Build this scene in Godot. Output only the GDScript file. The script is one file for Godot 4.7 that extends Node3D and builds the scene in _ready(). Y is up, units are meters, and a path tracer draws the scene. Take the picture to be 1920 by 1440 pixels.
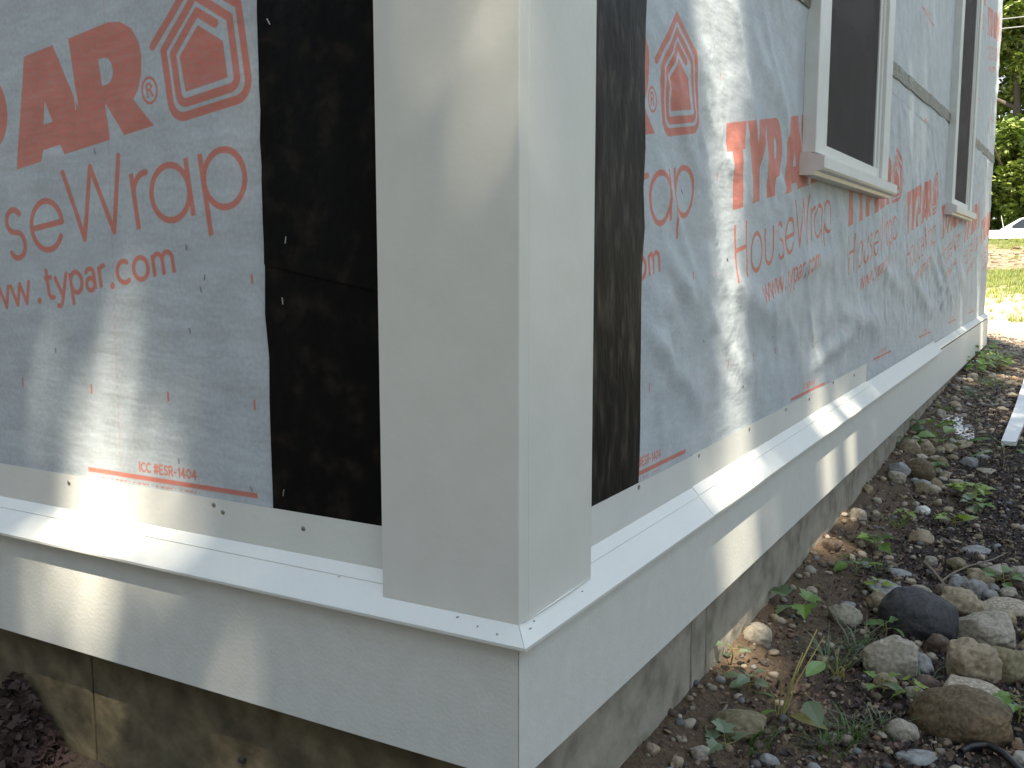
extends Node3D
# A house corner under construction: white corner board and skirt, printed wrap, cobbles and weeds by the footing.

const Y0 := 0.45                      # height of the foot of the corner board
const SUN := Vector3(0.26, 1.0, 0.44) # towards the sun
const TILE := 1.285                   # repeat of the print on the wrap

var rng := RandomNumberGenerator.new()
var M := {}
var names := {}
var house: Node3D
var ico := {}
var noise_a := FastNoiseLite.new()
var noise_b := FastNoiseLite.new()
var cam_pos := Vector3(0.646, 0.95, 1.152)

func _ready() -> void:
	rng.seed = 71
	noise_a.seed = 5
	noise_a.frequency = 1.0
	noise_b.seed = 9
	noise_b.frequency = 1.0
	noise_b.fractal_octaves = 4
	camera_and_light()
	materials()
	build_ground()
	build_house()
	build_backdrop()
	build_shade_trees()
	build_stones()
	build_plants()
	build_ground_cover()
	build_small_things()

func camera_and_light() -> void:
	var cam := Camera3D.new()
	cam.name = "camera"
	cam.fov = 42.53
	cam.near = 0.02
	cam.far = 1200.0
	add_child(cam)
	cam.position = cam_pos
	var yaw := deg_to_rad(29.7)
	var pitch := deg_to_rad(7.2)
	cam.look_at(cam_pos + Vector3(-sin(yaw) * cos(pitch), -sin(pitch), -cos(yaw) * cos(pitch)), Vector3.UP)
	cam.current = true
	var sun := DirectionalLight3D.new()
	sun.name = "sun"
	sun.light_energy = 1.6
	sun.light_color = Color(1.0, 0.95, 0.86)
	sun.light_angular_distance = 0.5
	sun.shadow_enabled = true
	add_child(sun)
	sun.look_at_from_position(SUN * 30.0, Vector3.ZERO, Vector3.FORWARD)
	var env := Environment.new()
	env.background_mode = Environment.BG_SKY
	var sk := ProceduralSkyMaterial.new()
	sk.sky_top_color = Color(0.785, 0.852, 0.935)
	sk.sky_horizon_color = Color(0.77, 0.785, 0.785)
	sk.sky_curve = 0.25
	sk.ground_bottom_color = Color(0.25, 0.24, 0.2)
	sk.ground_horizon_color = Color(0.7, 0.74, 0.74)
	sk.energy_multiplier = 0.66
	var sky := Sky.new()
	sky.sky_material = sk
	env.sky = sky
	env.tonemap_mode = Environment.TONE_MAPPER_LINEAR
	env.tonemap_exposure = 3.0
	env.sdfgi_enabled = true
	env.ssao_enabled = true
	env.ssil_enabled = true
	var we := WorldEnvironment.new()
	we.name = "world_environment"
	we.environment = env
	add_child(we)

# ---------------------------------------------------------------- helpers
func numbered(called: String) -> String:
	var n: int = names.get(called, 0)
	names[called] = n + 1
	return called if n == 0 else "%s_%03d" % [called, n]

func thing(called: String, label: String, category: String, at := Vector3.ZERO, group := "") -> Node3D:
	var o := Node3D.new()
	o.name = numbered(called)
	add_child(o)
	o.position = at
	tag(o, label, category, group)
	return o

func tag(o: Node, label: String, category: String, group := "", kind := "") -> void:
	if label != "": o.set_meta("label", label)
	if category != "": o.set_meta("category", category)
	if group != "": o.set_meta("group", group)
	if kind != "": o.set_meta("kind", kind)

func part(called: String, mesh: Mesh, mat: Material, parent: Node) -> MeshInstance3D:
	var o := MeshInstance3D.new()
	o.name = called
	o.mesh = mesh
	o.material_override = mat
	parent.add_child(o, true)
	return o

func single(called: String, mesh: Mesh, mat: Material, label: String, category: String, group := "") -> MeshInstance3D:
	var o := part(numbered(called), mesh, mat, self)
	tag(o, label, category, group)
	return o

func structure(called: String, mesh: Mesh, mat: Material) -> MeshInstance3D:
	var o := part(called, mesh, mat, self)
	o.set_meta("kind", "structure")
	return o

func start() -> SurfaceTool:
	var st := SurfaceTool.new()
	st.begin(Mesh.PRIMITIVE_TRIANGLES)
	return st

func done(st: SurfaceTool) -> ArrayMesh:
	st.generate_normals()
	return st.commit()

func quad(st: SurfaceTool, a: Vector3, b: Vector3, c: Vector3, d: Vector3) -> void:
	for p in [a, b, c, a, c, d]: st.add_vertex(p)

# rings of equal length joined by flat faces, closed at both ends
func loft(st: SurfaceTool, rings: Array, closed := true) -> void:
	st.set_smooth_group(-1)
	for k in rings.size() - 1:
		var a: PackedVector3Array = rings[k]
		var b: PackedVector3Array = rings[k + 1]
		var n := a.size()
		for i in n:
			quad(st, a[i], a[(i + 1) % n], b[(i + 1) % n], b[i])
	if not closed: return
	for e in [0, rings.size() - 1]:
		var r: PackedVector3Array = rings[e]
		for i in range(1, r.size() - 1):
			if e == 0:
				st.add_vertex(r[0]); st.add_vertex(r[i + 1]); st.add_vertex(r[i])
			else:
				st.add_vertex(r[0]); st.add_vertex(r[i]); st.add_vertex(r[i + 1])

# a box with chamfered edges between two corners
func box(st: SurfaceTool, lo: Vector3, hi: Vector3, bev := 0.002) -> void:
	var rings := []
	for k in 4:
		var ins := bev if k == 0 or k == 3 else 0.0
		var y: float = [lo.y, lo.y + bev, hi.y - bev, hi.y][k]
		var x0 := lo.x + ins
		var x1 := hi.x - ins
		var z0 := lo.z + ins
		var z1 := hi.z - ins
		rings.append(PackedVector3Array([Vector3(x0 + bev, y, z0), Vector3(x1 - bev, y, z0), Vector3(x1, y, z0 + bev), Vector3(x1, y, z1 - bev),
			Vector3(x1 - bev, y, z1), Vector3(x0 + bev, y, z1), Vector3(x0, y, z1 - bev), Vector3(x0, y, z0 + bev)]))
	loft(st, rings)

func box_mesh(lo: Vector3, hi: Vector3, bev := 0.002) -> ArrayMesh:
	var st := start()
	box(st, lo, hi, bev)
	return done(st)

func tube(st: SurfaceTool, pts: Array, radii: Array, sides := 8) -> void:
	st.set_smooth_group(0)
	var rings := []
	for i in pts.size():
		var d: Vector3 = (pts[min(i + 1, pts.size() - 1)] - pts[max(i - 1, 0)])
		d = d.normalized()
		var ref := Vector3.UP if absf(d.y) < 0.9 else Vector3.RIGHT
		var u := d.cross(ref).normalized()
		var v := d.cross(u)
		var r := PackedVector3Array()
		for k in sides:
			var a := TAU * k / sides
			r.append(pts[i] + (u * cos(a) + v * sin(a)) * radii[i])
		rings.append(r)
	for k in rings.size() - 1:
		for i in sides:
			var j := (i + 1) % sides
			quad(st, rings[k][i], rings[k][j], rings[k + 1][j], rings[k + 1][i])
	for e in [0, rings.size() - 1]:
		for i in range(1, sides - 1):
			st.add_vertex(rings[e][0]); st.add_vertex(rings[e][i]); st.add_vertex(rings[e][i + 1])

# a smooth sheet: f(i, j) gives the point, g(i, j) the texture coordinate
func sheet(nu: int, nv: int, f: Callable, g: Callable) -> ArrayMesh:
	var v := PackedVector3Array()
	var t := PackedVector2Array()
	var ix := PackedInt32Array()
	for j in nv + 1:
		for i in nu + 1:
			v.append(f.call(i, j))
			t.append(g.call(i, j))
	for j in nv:
		for i in nu:
			var a := j * (nu + 1) + i
			ix.append_array([a, a + 1, a + nu + 2, a, a + nu + 2, a + nu + 1])
	return indexed(v, ix, t)

func indexed(v: PackedVector3Array, ix: PackedInt32Array, uv := PackedVector2Array(), col := PackedColorArray()) -> ArrayMesh:
	var arr := []
	arr.resize(Mesh.ARRAY_MAX)
	arr[Mesh.ARRAY_VERTEX] = v
	if uv.size(): arr[Mesh.ARRAY_TEX_UV] = uv
	if col.size(): arr[Mesh.ARRAY_COLOR] = col
	arr[Mesh.ARRAY_INDEX] = ix
	var st := SurfaceTool.new()
	st.create_from_arrays(arr)
	st.generate_normals()
	return st.commit()

func sphere_data(sub: int) -> Array:
	if ico.has(sub): return ico[sub]
	var v := PackedVector3Array()
	var ix := PackedInt32Array()
	if sub == 0:
		var p := (1.0 + sqrt(5.0)) / 2.0
		for q in [[-1, p, 0], [1, p, 0], [-1, -p, 0], [1, -p, 0], [0, -1, p], [0, 1, p], [0, -1, -p], [0, 1, -p], [p, 0, -1], [p, 0, 1], [-p, 0, -1], [-p, 0, 1]]:
			v.append(Vector3(q[0], q[1], q[2]).normalized())
		ix = PackedInt32Array([0, 11, 5, 0, 5, 1, 0, 1, 7, 0, 7, 10, 0, 10, 11, 1, 5, 9, 5, 11, 4, 11, 10, 2, 10, 7, 6, 7, 1, 8, 3, 9, 4, 3, 4, 2, 3, 2, 6, 3, 6, 8, 3, 8, 9, 4, 9, 5, 2, 4, 11, 6, 2, 10, 8, 6, 7, 9, 8, 1])
	else:
		var src := sphere_data(sub - 1)
		v = src[0].duplicate()
		var mid := {}
		var si: PackedInt32Array = src[1]
		for t in range(0, si.size(), 3):
			var m := []
			for k in 3:
				var a := si[t + k]
				var b := si[t + (k + 1) % 3]
				var key := Vector2i(mini(a, b), maxi(a, b))
				if not mid.has(key):
					mid[key] = v.size()
					v.append(((v[a] + v[b]) * 0.5).normalized())
				m.append(mid[key])
			ix.append_array([si[t], m[0], m[2], si[t + 1], m[1], m[0], si[t + 2], m[2], m[1], m[0], m[1], m[2]])
	ico[sub] = [v, ix]
	return ico[sub]

# a worn stone: a ball with flattened faces, hollows and fine unevenness
func stone_mesh(sd: int, size: Vector3, sub := 3, facets := 5, rough := 0.10) -> ArrayMesh:
	var r := RandomNumberGenerator.new()
	r.seed = sd
	var planes := []
	for k in facets:
		planes.append([Vector3(r.randfn(), r.randfn() * 0.7, r.randfn()).normalized(), r.randf_range(0.68, 0.9)])
	var off := Vector3(r.randf(), r.randf(), r.randf()) * 50.0
	var data := sphere_data(sub)
	var out := PackedVector3Array()
	for n: Vector3 in data[0]:
		var p := n * (1.0 + noise_a.get_noise_3dv(n * 0.9 + off) * rough * 2.6 + noise_a.get_noise_3dv(n * 4.0 + off) * rough * 0.35)
		for pl in planes:
			var d: float = p.dot(pl[0]) - pl[1]
			if d > 0.0: p -= pl[0] * d * 0.82
		out.append(p * size * 1.08)
	return indexed(out, data[1])

func std(c: Color, rough := 0.7, metal := 0.0) -> StandardMaterial3D:
	var m := StandardMaterial3D.new()
	m.albedo_color = c.linear_to_srgb()
	m.roughness = rough
	m.metallic = metal
	return m

func grain(freq: float, lo: Color, hi: Color, size := 512, octaves := 5, kind := FastNoiseLite.TYPE_SIMPLEX_SMOOTH, sd := 1, mid = null) -> NoiseTexture2D:
	var n := FastNoiseLite.new()
	n.seed = sd
	n.noise_type = kind
	n.frequency = freq
	n.fractal_octaves = octaves
	var t := NoiseTexture2D.new()
	t.width = size
	t.height = size
	t.seamless = true
	t.noise = n
	var g := Gradient.new()
	g.set_color(0, lo.linear_to_srgb())
	g.set_color(1, hi.linear_to_srgb())
	if mid != null: g.add_point(0.5, (mid as Color).linear_to_srgb())
	t.color_ramp = g
	return t

func relief(freq: float, strength: float, size := 512, octaves := 5, sd := 2, kind := FastNoiseLite.TYPE_SIMPLEX_SMOOTH) -> NoiseTexture2D:
	var n := FastNoiseLite.new()
	n.seed = sd
	n.noise_type = kind
	n.frequency = freq
	n.fractal_octaves = octaves
	var t := NoiseTexture2D.new()
	t.width = size
	t.height = size
	t.seamless = true
	t.noise = n
	t.as_normal_map = true
	t.bump_strength = strength
	return t

func tri(m: StandardMaterial3D, scale: float, world := true) -> StandardMaterial3D:
	m.uv1_triplanar = true
	m.uv1_world_triplanar = world
	m.uv1_scale = Vector3.ONE * scale
	return m

func with(m: StandardMaterial3D, tex, nrm = null, strength := 1.0) -> StandardMaterial3D:
	if tex != null:
		m.albedo_texture = tex
		m.albedo_color = Color.WHITE
	if nrm != null:
		m.normal_enabled = true
		m.normal_texture = nrm
		m.normal_scale = strength
	return m

func materials() -> void:
	var fine := relief(0.05, 6.0, 512, 4, 3)
	var peel := relief(0.07, 5.0, 512, 2, 4)
	var lump := relief(0.012, 8.0, 512, 5, 6)
	var pitted := relief(0.03, 9.0, 512, 5, 19)
	# painted boards: off white with faint blotches and brush grain
	M.board = tri(with(std(Color.WHITE, 0.42), grain(0.01, Color(0.71, 0.708, 0.645), Color(0.75, 0.748, 0.69), 512, 5), fine, 0.03), 2.0)
	M.skirt = tri(with(std(Color.WHITE, 0.5), grain(0.012, Color(0.665, 0.667, 0.615), Color(0.72, 0.722, 0.675), 512, 5, FastNoiseLite.TYPE_SIMPLEX_SMOOTH, 7), peel, 0.08), 3.0)
	M.cap = tri(with(std(Color.WHITE, 0.3), grain(0.01, Color(0.725, 0.73, 0.68), Color(0.765, 0.77, 0.725), 256, 3), fine, 0.05), 2.0)
	M.trim = tri(with(std(Color.WHITE, 0.35), grain(0.02, Color(0.68, 0.685, 0.645), Color(0.74, 0.745, 0.71), 256, 4), fine, 0.08), 3.0)
	M.vinyl = std(Color(0.72, 0.72, 0.68), 0.35)
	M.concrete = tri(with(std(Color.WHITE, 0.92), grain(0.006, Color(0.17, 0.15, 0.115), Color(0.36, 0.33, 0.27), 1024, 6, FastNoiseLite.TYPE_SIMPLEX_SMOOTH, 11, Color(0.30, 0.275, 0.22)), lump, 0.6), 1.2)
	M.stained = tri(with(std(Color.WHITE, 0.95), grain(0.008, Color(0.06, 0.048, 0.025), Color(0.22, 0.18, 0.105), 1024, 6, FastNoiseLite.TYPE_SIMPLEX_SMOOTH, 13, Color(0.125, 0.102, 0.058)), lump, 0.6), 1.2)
	M.felt = tri(with(std(Color.WHITE, 0.6), grain(0.008, Color(0.003, 0.003, 0.0035), Color(0.026, 0.019, 0.013), 1024, 6, FastNoiseLite.TYPE_SIMPLEX_SMOOTH, 12, Color(0.004, 0.0038, 0.0038)), fine, 0.1), 1.6)
	M.felt.metallic_specular = 0.22
	M.felt_dust_sheen = tri(with(std(Color.WHITE, 0.5), grain(0.009, Color(0.004, 0.004, 0.004), Color(0.10, 0.083, 0.062), 1024, 6, FastNoiseLite.TYPE_SIMPLEX_SMOOTH, 18, Color(0.012, 0.010, 0.009)), fine, 0.1), 2.0)  # pale streaks are dust together with painted-in sheen from the sky
	M.felt_dust_sheen.uv1_scale = Vector3(2.6, 0.8, 2.6)
	M.felt_dust_sheen.metallic_specular = 0.3
	M.screen = std(Color(0.05, 0.043, 0.04), 0.8)
	M.screen.transparency = BaseMaterial3D.TRANSPARENCY_ALPHA
	M.screen.albedo_color.a = 0.62
	M.glass = std(Color(0.05, 0.055, 0.06), 0.04)
	M.glass.transparency = BaseMaterial3D.TRANSPARENCY_ALPHA
	M.glass.albedo_color.a = 0.25
	M.curtain = std(Color(0.16, 0.125, 0.11), 0.95)
	M.dark = std(Color(0.03, 0.03, 0.03), 0.9)
	M.steel = std(Color(0.32, 0.31, 0.27), 0.45, 0.7)
	M.staple = std(Color(0.5, 0.5, 0.5), 0.4, 0.8)
	M.tape = tri(with(std(Color.WHITE, 0.3), grain(0.03, Color(0.07, 0.07, 0.05), Color(0.24, 0.24, 0.19), 256, 4), relief(0.03, 8.0, 256, 3, 8), 0.6), 4.0)
	M.roof = std(Color(0.06, 0.06, 0.065), 0.9)
	M.soil = with(std(Color.WHITE, 0.95), grain(0.02, Color(0.28, 0.27, 0.25), Color(1.0, 0.96, 0.9), 1024, 6, FastNoiseLite.TYPE_SIMPLEX_SMOOTH, 15, Color(0.62, 0.6, 0.57)), relief(0.05, 8.0, 1024, 5, 16), 1.0)
	tri(M.soil, 2.2)
	M.soil.vertex_color_use_as_albedo = true
	M.road = tri(with(std(Color.WHITE, 0.95), grain(0.03, Color(0.42, 0.40, 0.37), Color(0.58, 0.56, 0.52), 512, 5)), 0.7)
	var tones := [
		[Color(0.035, 0.035, 0.037), Color(0.075, 0.075, 0.078)],
		[Color(0.13, 0.115, 0.09), Color(0.26, 0.235, 0.19)],
		[Color(0.06, 0.043, 0.024), Color(0.20, 0.15, 0.085)],
		[Color(0.125, 0.10, 0.065), Color(0.26, 0.215, 0.15)],
		[Color(0.07, 0.06, 0.03), Color(0.17, 0.14, 0.085)],
		[Color(0.12, 0.10, 0.075), Color(0.32, 0.28, 0.22)],
		[Color(0.10, 0.10, 0.10), Color(0.20, 0.20, 0.195)],
		[Color(0.035, 0.024, 0.018), Color(0.095, 0.068, 0.05)],
		[Color(0.34, 0.34, 0.32), Color(0.5, 0.5, 0.48)]]
	M.stones = []
	for k in tones.size():
		var m := with(std(Color.WHITE, 0.78), grain(0.022 + 0.006 * (k % 3), (tones[k][0] as Color) * (0.75 if k == 0 or k == 2 else 1.25), (tones[k][1] as Color) * (1.2 if k == 0 or k == 2 else 2.1), 512, 6, FastNoiseLite.TYPE_SIMPLEX_SMOOTH, 30 + k), pitted, 0.45)
		M.stones.append(tri(m, 5.0, false))
	M.pebble = std(Color.WHITE, 0.8)
	M.pebble.vertex_color_use_as_albedo = true
	M.leaf = std(Color.WHITE, 0.5)
	M.leaf.vertex_color_use_as_albedo = true
	M.leaf.backlight_enabled = true
	M.leaf.backlight = Color(0.25, 0.32, 0.08)
	M.shade_leaf = std(Color.WHITE, 0.6)
	M.shade_leaf.vertex_color_use_as_albedo = true
	M.greens = []
	for c in [Color(0.11, 0.20, 0.03), Color(0.07, 0.14, 0.03), Color(0.19, 0.26, 0.04), Color(0.15, 0.20, 0.12), Color(0.24, 0.22, 0.07), Color(0.11, 0.16, 0.08)]:
		var m := with(std(c, 0.45), null, fine, 0.2)
		tri(m, 8.0, false)
		m.backlight_enabled = true
		m.backlight = Color(c.r * 1.2, c.g * 1.2, c.b * 0.8).linear_to_srgb()
		m.cull_mode = BaseMaterial3D.CULL_DISABLED
		M.greens.append(m)
	M.dead = std(Color(0.06, 0.035, 0.03), 0.8)
	M.bark = tri(with(std(Color.WHITE, 0.95), grain(0.03, Color(0.05, 0.04, 0.03), Color(0.16, 0.13, 0.10), 256, 5), lump, 1.0), 2.0)
	M.twig = tri(with(std(Color.WHITE, 0.85), grain(0.03, Color(0.15, 0.12, 0.09), Color(0.30, 0.26, 0.21), 256, 4)), 9.0)
	M.hose = tri(with(std(Color(0.012, 0.012, 0.015), 0.4), null, fine, 0.15), 6.0)
	M.white = tri(with(std(Color.WHITE, 0.4), grain(0.02, Color(0.70, 0.72, 0.74), Color(0.80, 0.81, 0.82), 256, 4)), 3.0)
	M.plaster = std(Color(0.72, 0.72, 0.70), 0.9)
	M.car = std(Color(0.78, 0.79, 0.80), 0.15)
	M.carglass = std(Color(0.02, 0.025, 0.03), 0.03)
	M.rubber = std(Color(0.02, 0.02, 0.02), 0.8)
	M.wire = std(Color(0.30, 0.30, 0.30), 0.4)
	M.wrap = wrap_material()

# ---------------------------------------------------------------- the print on the wrap
const NP := 1024
var cov := PackedFloat32Array()

func ink(u: float, y: float) -> Vector2:    # wall metres to pixels
	return Vector2((u - 0.94) / TILE * NP, (1.2 - y) / TILE * NP)

func slant(x: float, y: float) -> Vector2:  # the slanted lettering's own axes to pixels
	var a := atan(0.148)
	return ink(1.031 + x * cos(a) - y * sin(a), 0.609 + x * sin(a) + y * cos(a))

func put(x: int, y: int, c: float, erase := false) -> void:
	if y < 0 or y >= NP or c <= 0.0: return
	var k := y * NP + posmod(x, NP)
	cov[k] = minf(cov[k], 1.0 - c) if erase else maxf(cov[k], c)

func dash(a: Vector2, b: Vector2, r: float, square := false) -> void:
	r *= NP / TILE
	var ab := b - a
	var l2 := maxf(ab.length_squared(), 1e-6)
	for y in range(int(minf(a.y, b.y) - r - 1), int(maxf(a.y, b.y) + r + 2)):
		for x in range(int(minf(a.x, b.x) - r - 1), int(maxf(a.x, b.x) + r + 2)):
			var p := Vector2(x, y) - a
			var t := p.dot(ab) / l2
			if square and (t < 0.0 or t > 1.0): continue
			put(x, y, clampf(0.5 - ((p - ab * clampf(t, 0.0, 1.0)).length() - r), 0.0, 1.0))

func poly(pts: Array, r: float, square := true) -> void:
	for i in pts.size() - 1:
		dash(slant(pts[i][0], pts[i][1]), slant(pts[i + 1][0], pts[i + 1][1]), r, square and pts.size() == 2)

func arc(cx: float, cy: float, rx: float, ry: float, a0: float, a1: float, r: float) -> void:
	var pts := []
	for k in 25:
		var a := deg_to_rad(lerpf(a0, a1, k / 24.0))
		pts.append([cx + rx * cos(a), cy + ry * sin(a)])
	poly(pts, r)

func fill(pts: Array, erase := false) -> void:
	var q := PackedVector2Array()
	var lo := Vector2(1e9, 1e9)
	var hi := -lo
	for p in pts:
		var s := slant(p[0], p[1])
		q.append(s)
		lo = lo.min(s)
		hi = hi.max(s)
	for y in range(int(lo.y) - 1, int(hi.y) + 2):
		for x in range(int(lo.x) - 1, int(hi.x) + 2):
			var c := 0.0
			for s in 4:
				if Geometry2D.is_point_in_polygon(Vector2(x - 0.25 + 0.5 * (s % 2), y - 0.25 + 0.5 * (s / 2)), q): c += 0.25
			put(x, y, c, erase)

func bulge(x0: float, y0: float, x1: float, y1: float, rx: float) -> Array:  # right-hand bowl from (x0, y0) up to (x1, y1)
	var out := []
	for k in 13:
		var a := deg_to_rad(lerpf(-90.0, 90.0, k / 12.0))
		out.append([lerpf(x0, x1, k / 12.0) + rx * cos(a), lerpf(y0, y1, 0.5 + 0.5 * sin(a))])
	return out

func letters() -> void:
	var t := 0.19
	fill([[-0.039, 0.129], [-0.039, t], [0.106, t], [0.098, 0.129], [0.072, 0.129], [0.072, 0], [0, 0], [0, 0.129]])
	fill([[0.112, t], [0.185, t], [0.2, 0.135], [0.217, t], [0.288, t], [0.222, 0.075], [0.218, 0], [0.149, 0], [0.149, 0.075]])
	fill([[0.281, 0], [0.353, 0], [0.353, 0.045], [0.365, 0.045]] + bulge(0.365, 0.045, 0.365, t, 0.062) + [[0.281, t]])
	fill([[0.352, 0.09]] + bulge(0.354, 0.09, 0.354, 0.142, 0.02) + [[0.352, 0.142]], true)
	fill([[0.428, -0.003], [0.499, t], [0.583, t], [0.652, -0.003], [0.571, -0.003], [0.563, 0.016], [0.513, 0.016], [0.503, -0.003]])
	fill([[0.538, 0.1], [0.525, 0.06], [0.552, 0.06]], true)
	fill([[0.627, -0.003], [0.627, t], [0.735, t]] + [[0.765, 0.183], [0.79, 0.165], [0.803, 0.14], [0.804, 0.115], [0.797, 0.085], [0.785, 0.064], [0.77, 0.05]] + [[0.811, -0.003], [0.735, -0.003], [0.7, 0.058], [0.697, 0.058], [0.697, -0.003]])
	fill([[0.697, 0.09]] + bulge(0.71, 0.09, 0.71, 0.136, 0.02) + [[0.697, 0.136]], true)
	# the thin white cuts that part the letters
	for c in [[0.108, 0.2, 0.1, 0.12, 0.0018], [0.622, 0.19, 0.6195, 0.066, 0.0012]]:
		fill([[c[0] - c[4], c[1]], [c[0] + c[4], c[1]], [c[2] + c[4], c[3]], [c[2] - c[4], c[3]]], true)
	arc(0.812, 0.056, 0.018, 0.021, 0, 360, 0.0022)
	poly([[0.806, 0.046], [0.806, 0.067], [0.814, 0.067], [0.818, 0.062], [0.814, 0.057], [0.806, 0.057]], 0.002)
	poly([[0.812, 0.057], [0.818, 0.046]], 0.002, false)
	# the little house drawn as one winding band
	var w := 0.0072
	var path := [[0.834, 0.124], [0.948, 0.204], [1.036, 0.139], [1.036, 0.03]]
	for k in 7: path.append([1.006 + 0.03 * cos(deg_to_rad(-15.0 * k)), 0.026 + 0.03 * sin(deg_to_rad(-15.0 * k))])
	for k in 7: path.append([0.888 + 0.03 * cos(deg_to_rad(-90.0 - 15.0 * k)), 0.026 + 0.03 * sin(deg_to_rad(-90.0 - 15.0 * k))])
	path.append_array([[0.858, 0.111], [0.946, 0.177], [1.014, 0.124], [1.013, 0.038]])
	for k in 5: path.append([0.997 + 0.016 * cos(deg_to_rad(-22.5 * k)), 0.033 + 0.016 * sin(deg_to_rad(-22.5 * k))])
	for k in 5: path.append([0.895 + 0.016 * cos(deg_to_rad(-90.0 - 22.5 * k)), 0.033 + 0.016 * sin(deg_to_rad(-90.0 - 22.5 * k))])
	path.append_array([[0.879, 0.1], [0.945, 0.151], [0.982, 0.123]])
	poly(path, w)
	fill([[0.896, 0.034], [0.993, 0.034], [0.993, 0.092], [0.944, 0.130], [0.893, 0.092]])
	# second line: thin round letters
	var r := 0.0054
	var b := -0.162
	var c := -0.119
	poly([[0.012, b - 0.004], [0.012, -0.034]], r); poly([[0.1, b - 0.004], [0.1, -0.034]], r); poly([[0.012, -0.093], [0.1, -0.093]], r)
	arc(0.187, c, 0.045, 0.045, 0, 360, r)
	poly([[0.264, -0.072], [0.264, -0.13]], r); arc(0.298, -0.13, 0.034, 0.034, 180, 360, r); poly([[0.332, -0.072], [0.332, -0.13]], r)
	arc(0.395, -0.095, 0.022, 0.021, 30, 250, r); arc(0.395, -0.141, 0.024, 0.024, 90, -150, r)
	arc(0.491, c, 0.045, 0.045, 0, 325, r); poly([[0.446, c], [0.536, c]], r)
	poly([[0.558, -0.034], [0.592, -0.16], [0.634, -0.038], [0.673, -0.16], [0.712, -0.034]], r)
	poly([[0.737, -0.07], [0.737, b - 0.004]], r); arc(0.771, -0.108, 0.034, 0.034, 85, 180, r)
	arc(0.826, c, 0.046, 0.046, 0, 360, r); poly([[0.873, -0.07], [0.873, b - 0.004]], r)
	poly([[0.907, -0.07], [0.907, -0.204]], r); arc(0.954, c, 0.046, 0.046, 0, 360, r)
	# third line
	r = 0.0043
	b = -0.252
	var h := -0.214
	for k in 3:
		var x := 0.226 + 0.0645 * k
		poly([[x, h], [x + 0.014, b], [x + 0.0285, h], [x + 0.043, b], [x + 0.057, h]], r)
	for x in [0.436, 0.647]: poly([[x, b - 0.001], [x + 0.001, b]], 0.0055, false)
	poly([[0.468, -0.2], [0.468, b + 0.008], [0.473, b], [0.481, b]], r); poly([[0.46, h], [0.482, h]], r)
	poly([[0.49, h], [0.507, b]], r); poly([[0.524, h], [0.505, b - 0.008], [0.498, b - 0.018], [0.49, b - 0.017]], r)
	poly([[0.535, h], [0.535, b - 0.021]], r); arc(0.55, -0.233, 0.0155, 0.019, 0, 360, r)
	arc(0.589, -0.242, 0.011, 0.011, 0, 360, r); poly([[0.601, b], [0.601, -0.224]], r); arc(0.59, -0.224, 0.011, 0.01, 0, 150, r)
	poly([[0.617, h], [0.617, b]], r); arc(0.629, -0.226, 0.012, 0.012, 80, 180, r)
	arc(0.683, -0.233, 0.018, 0.019, 55, 305, r)
	arc(0.727, -0.233, 0.0185, 0.019, 0, 360, r)
	poly([[0.76, h], [0.76, b]], r); arc(0.7715, -0.228, 0.0115, 0.0135, 0, 180, r); poly([[0.783, -0.228], [0.783, b]], r)
	arc(0.7955, -0.228, 0.0125, 0.0135, 0, 180, r); poly([[0.808, -0.228], [0.808, b]], r)

const SMALL := {"I": [[0, 0, 0, 10]], "C": [[6, 9, 3, 10], [3, 10, 0, 7], [0, 7, 0, 3], [0, 3, 3, 0], [3, 0, 6, 1]], "#": [[1, 0, 2, 10], [4, 0, 5, 10], [0, 3, 6, 3], [0, 7, 6, 7]],
	"E": [[0, 0, 0, 10], [0, 10, 5, 10], [0, 5, 4, 5], [0, 0, 5, 0]], "S": [[5, 9, 2, 10], [2, 10, 0, 8], [0, 8, 1, 6], [1, 6, 4, 4], [4, 4, 5, 2], [5, 2, 3, 0], [3, 0, 0, 1]],
	"R": [[0, 0, 0, 10], [0, 10, 4, 10], [4, 10, 5, 8], [5, 8, 4, 5], [4, 5, 0, 5], [2, 5, 5, 0]], "-": [[0, 4, 3, 4]], "1": [[1, 8, 3, 10], [3, 10, 3, 0]],
	"4": [[4, 0, 4, 10], [4, 10, 0, 3], [0, 3, 6, 3]], "0": [[3, 10, 0, 7], [0, 7, 0, 3], [0, 3, 3, 0], [3, 0, 6, 3], [6, 3, 6, 7], [6, 7, 3, 10]]}

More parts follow.
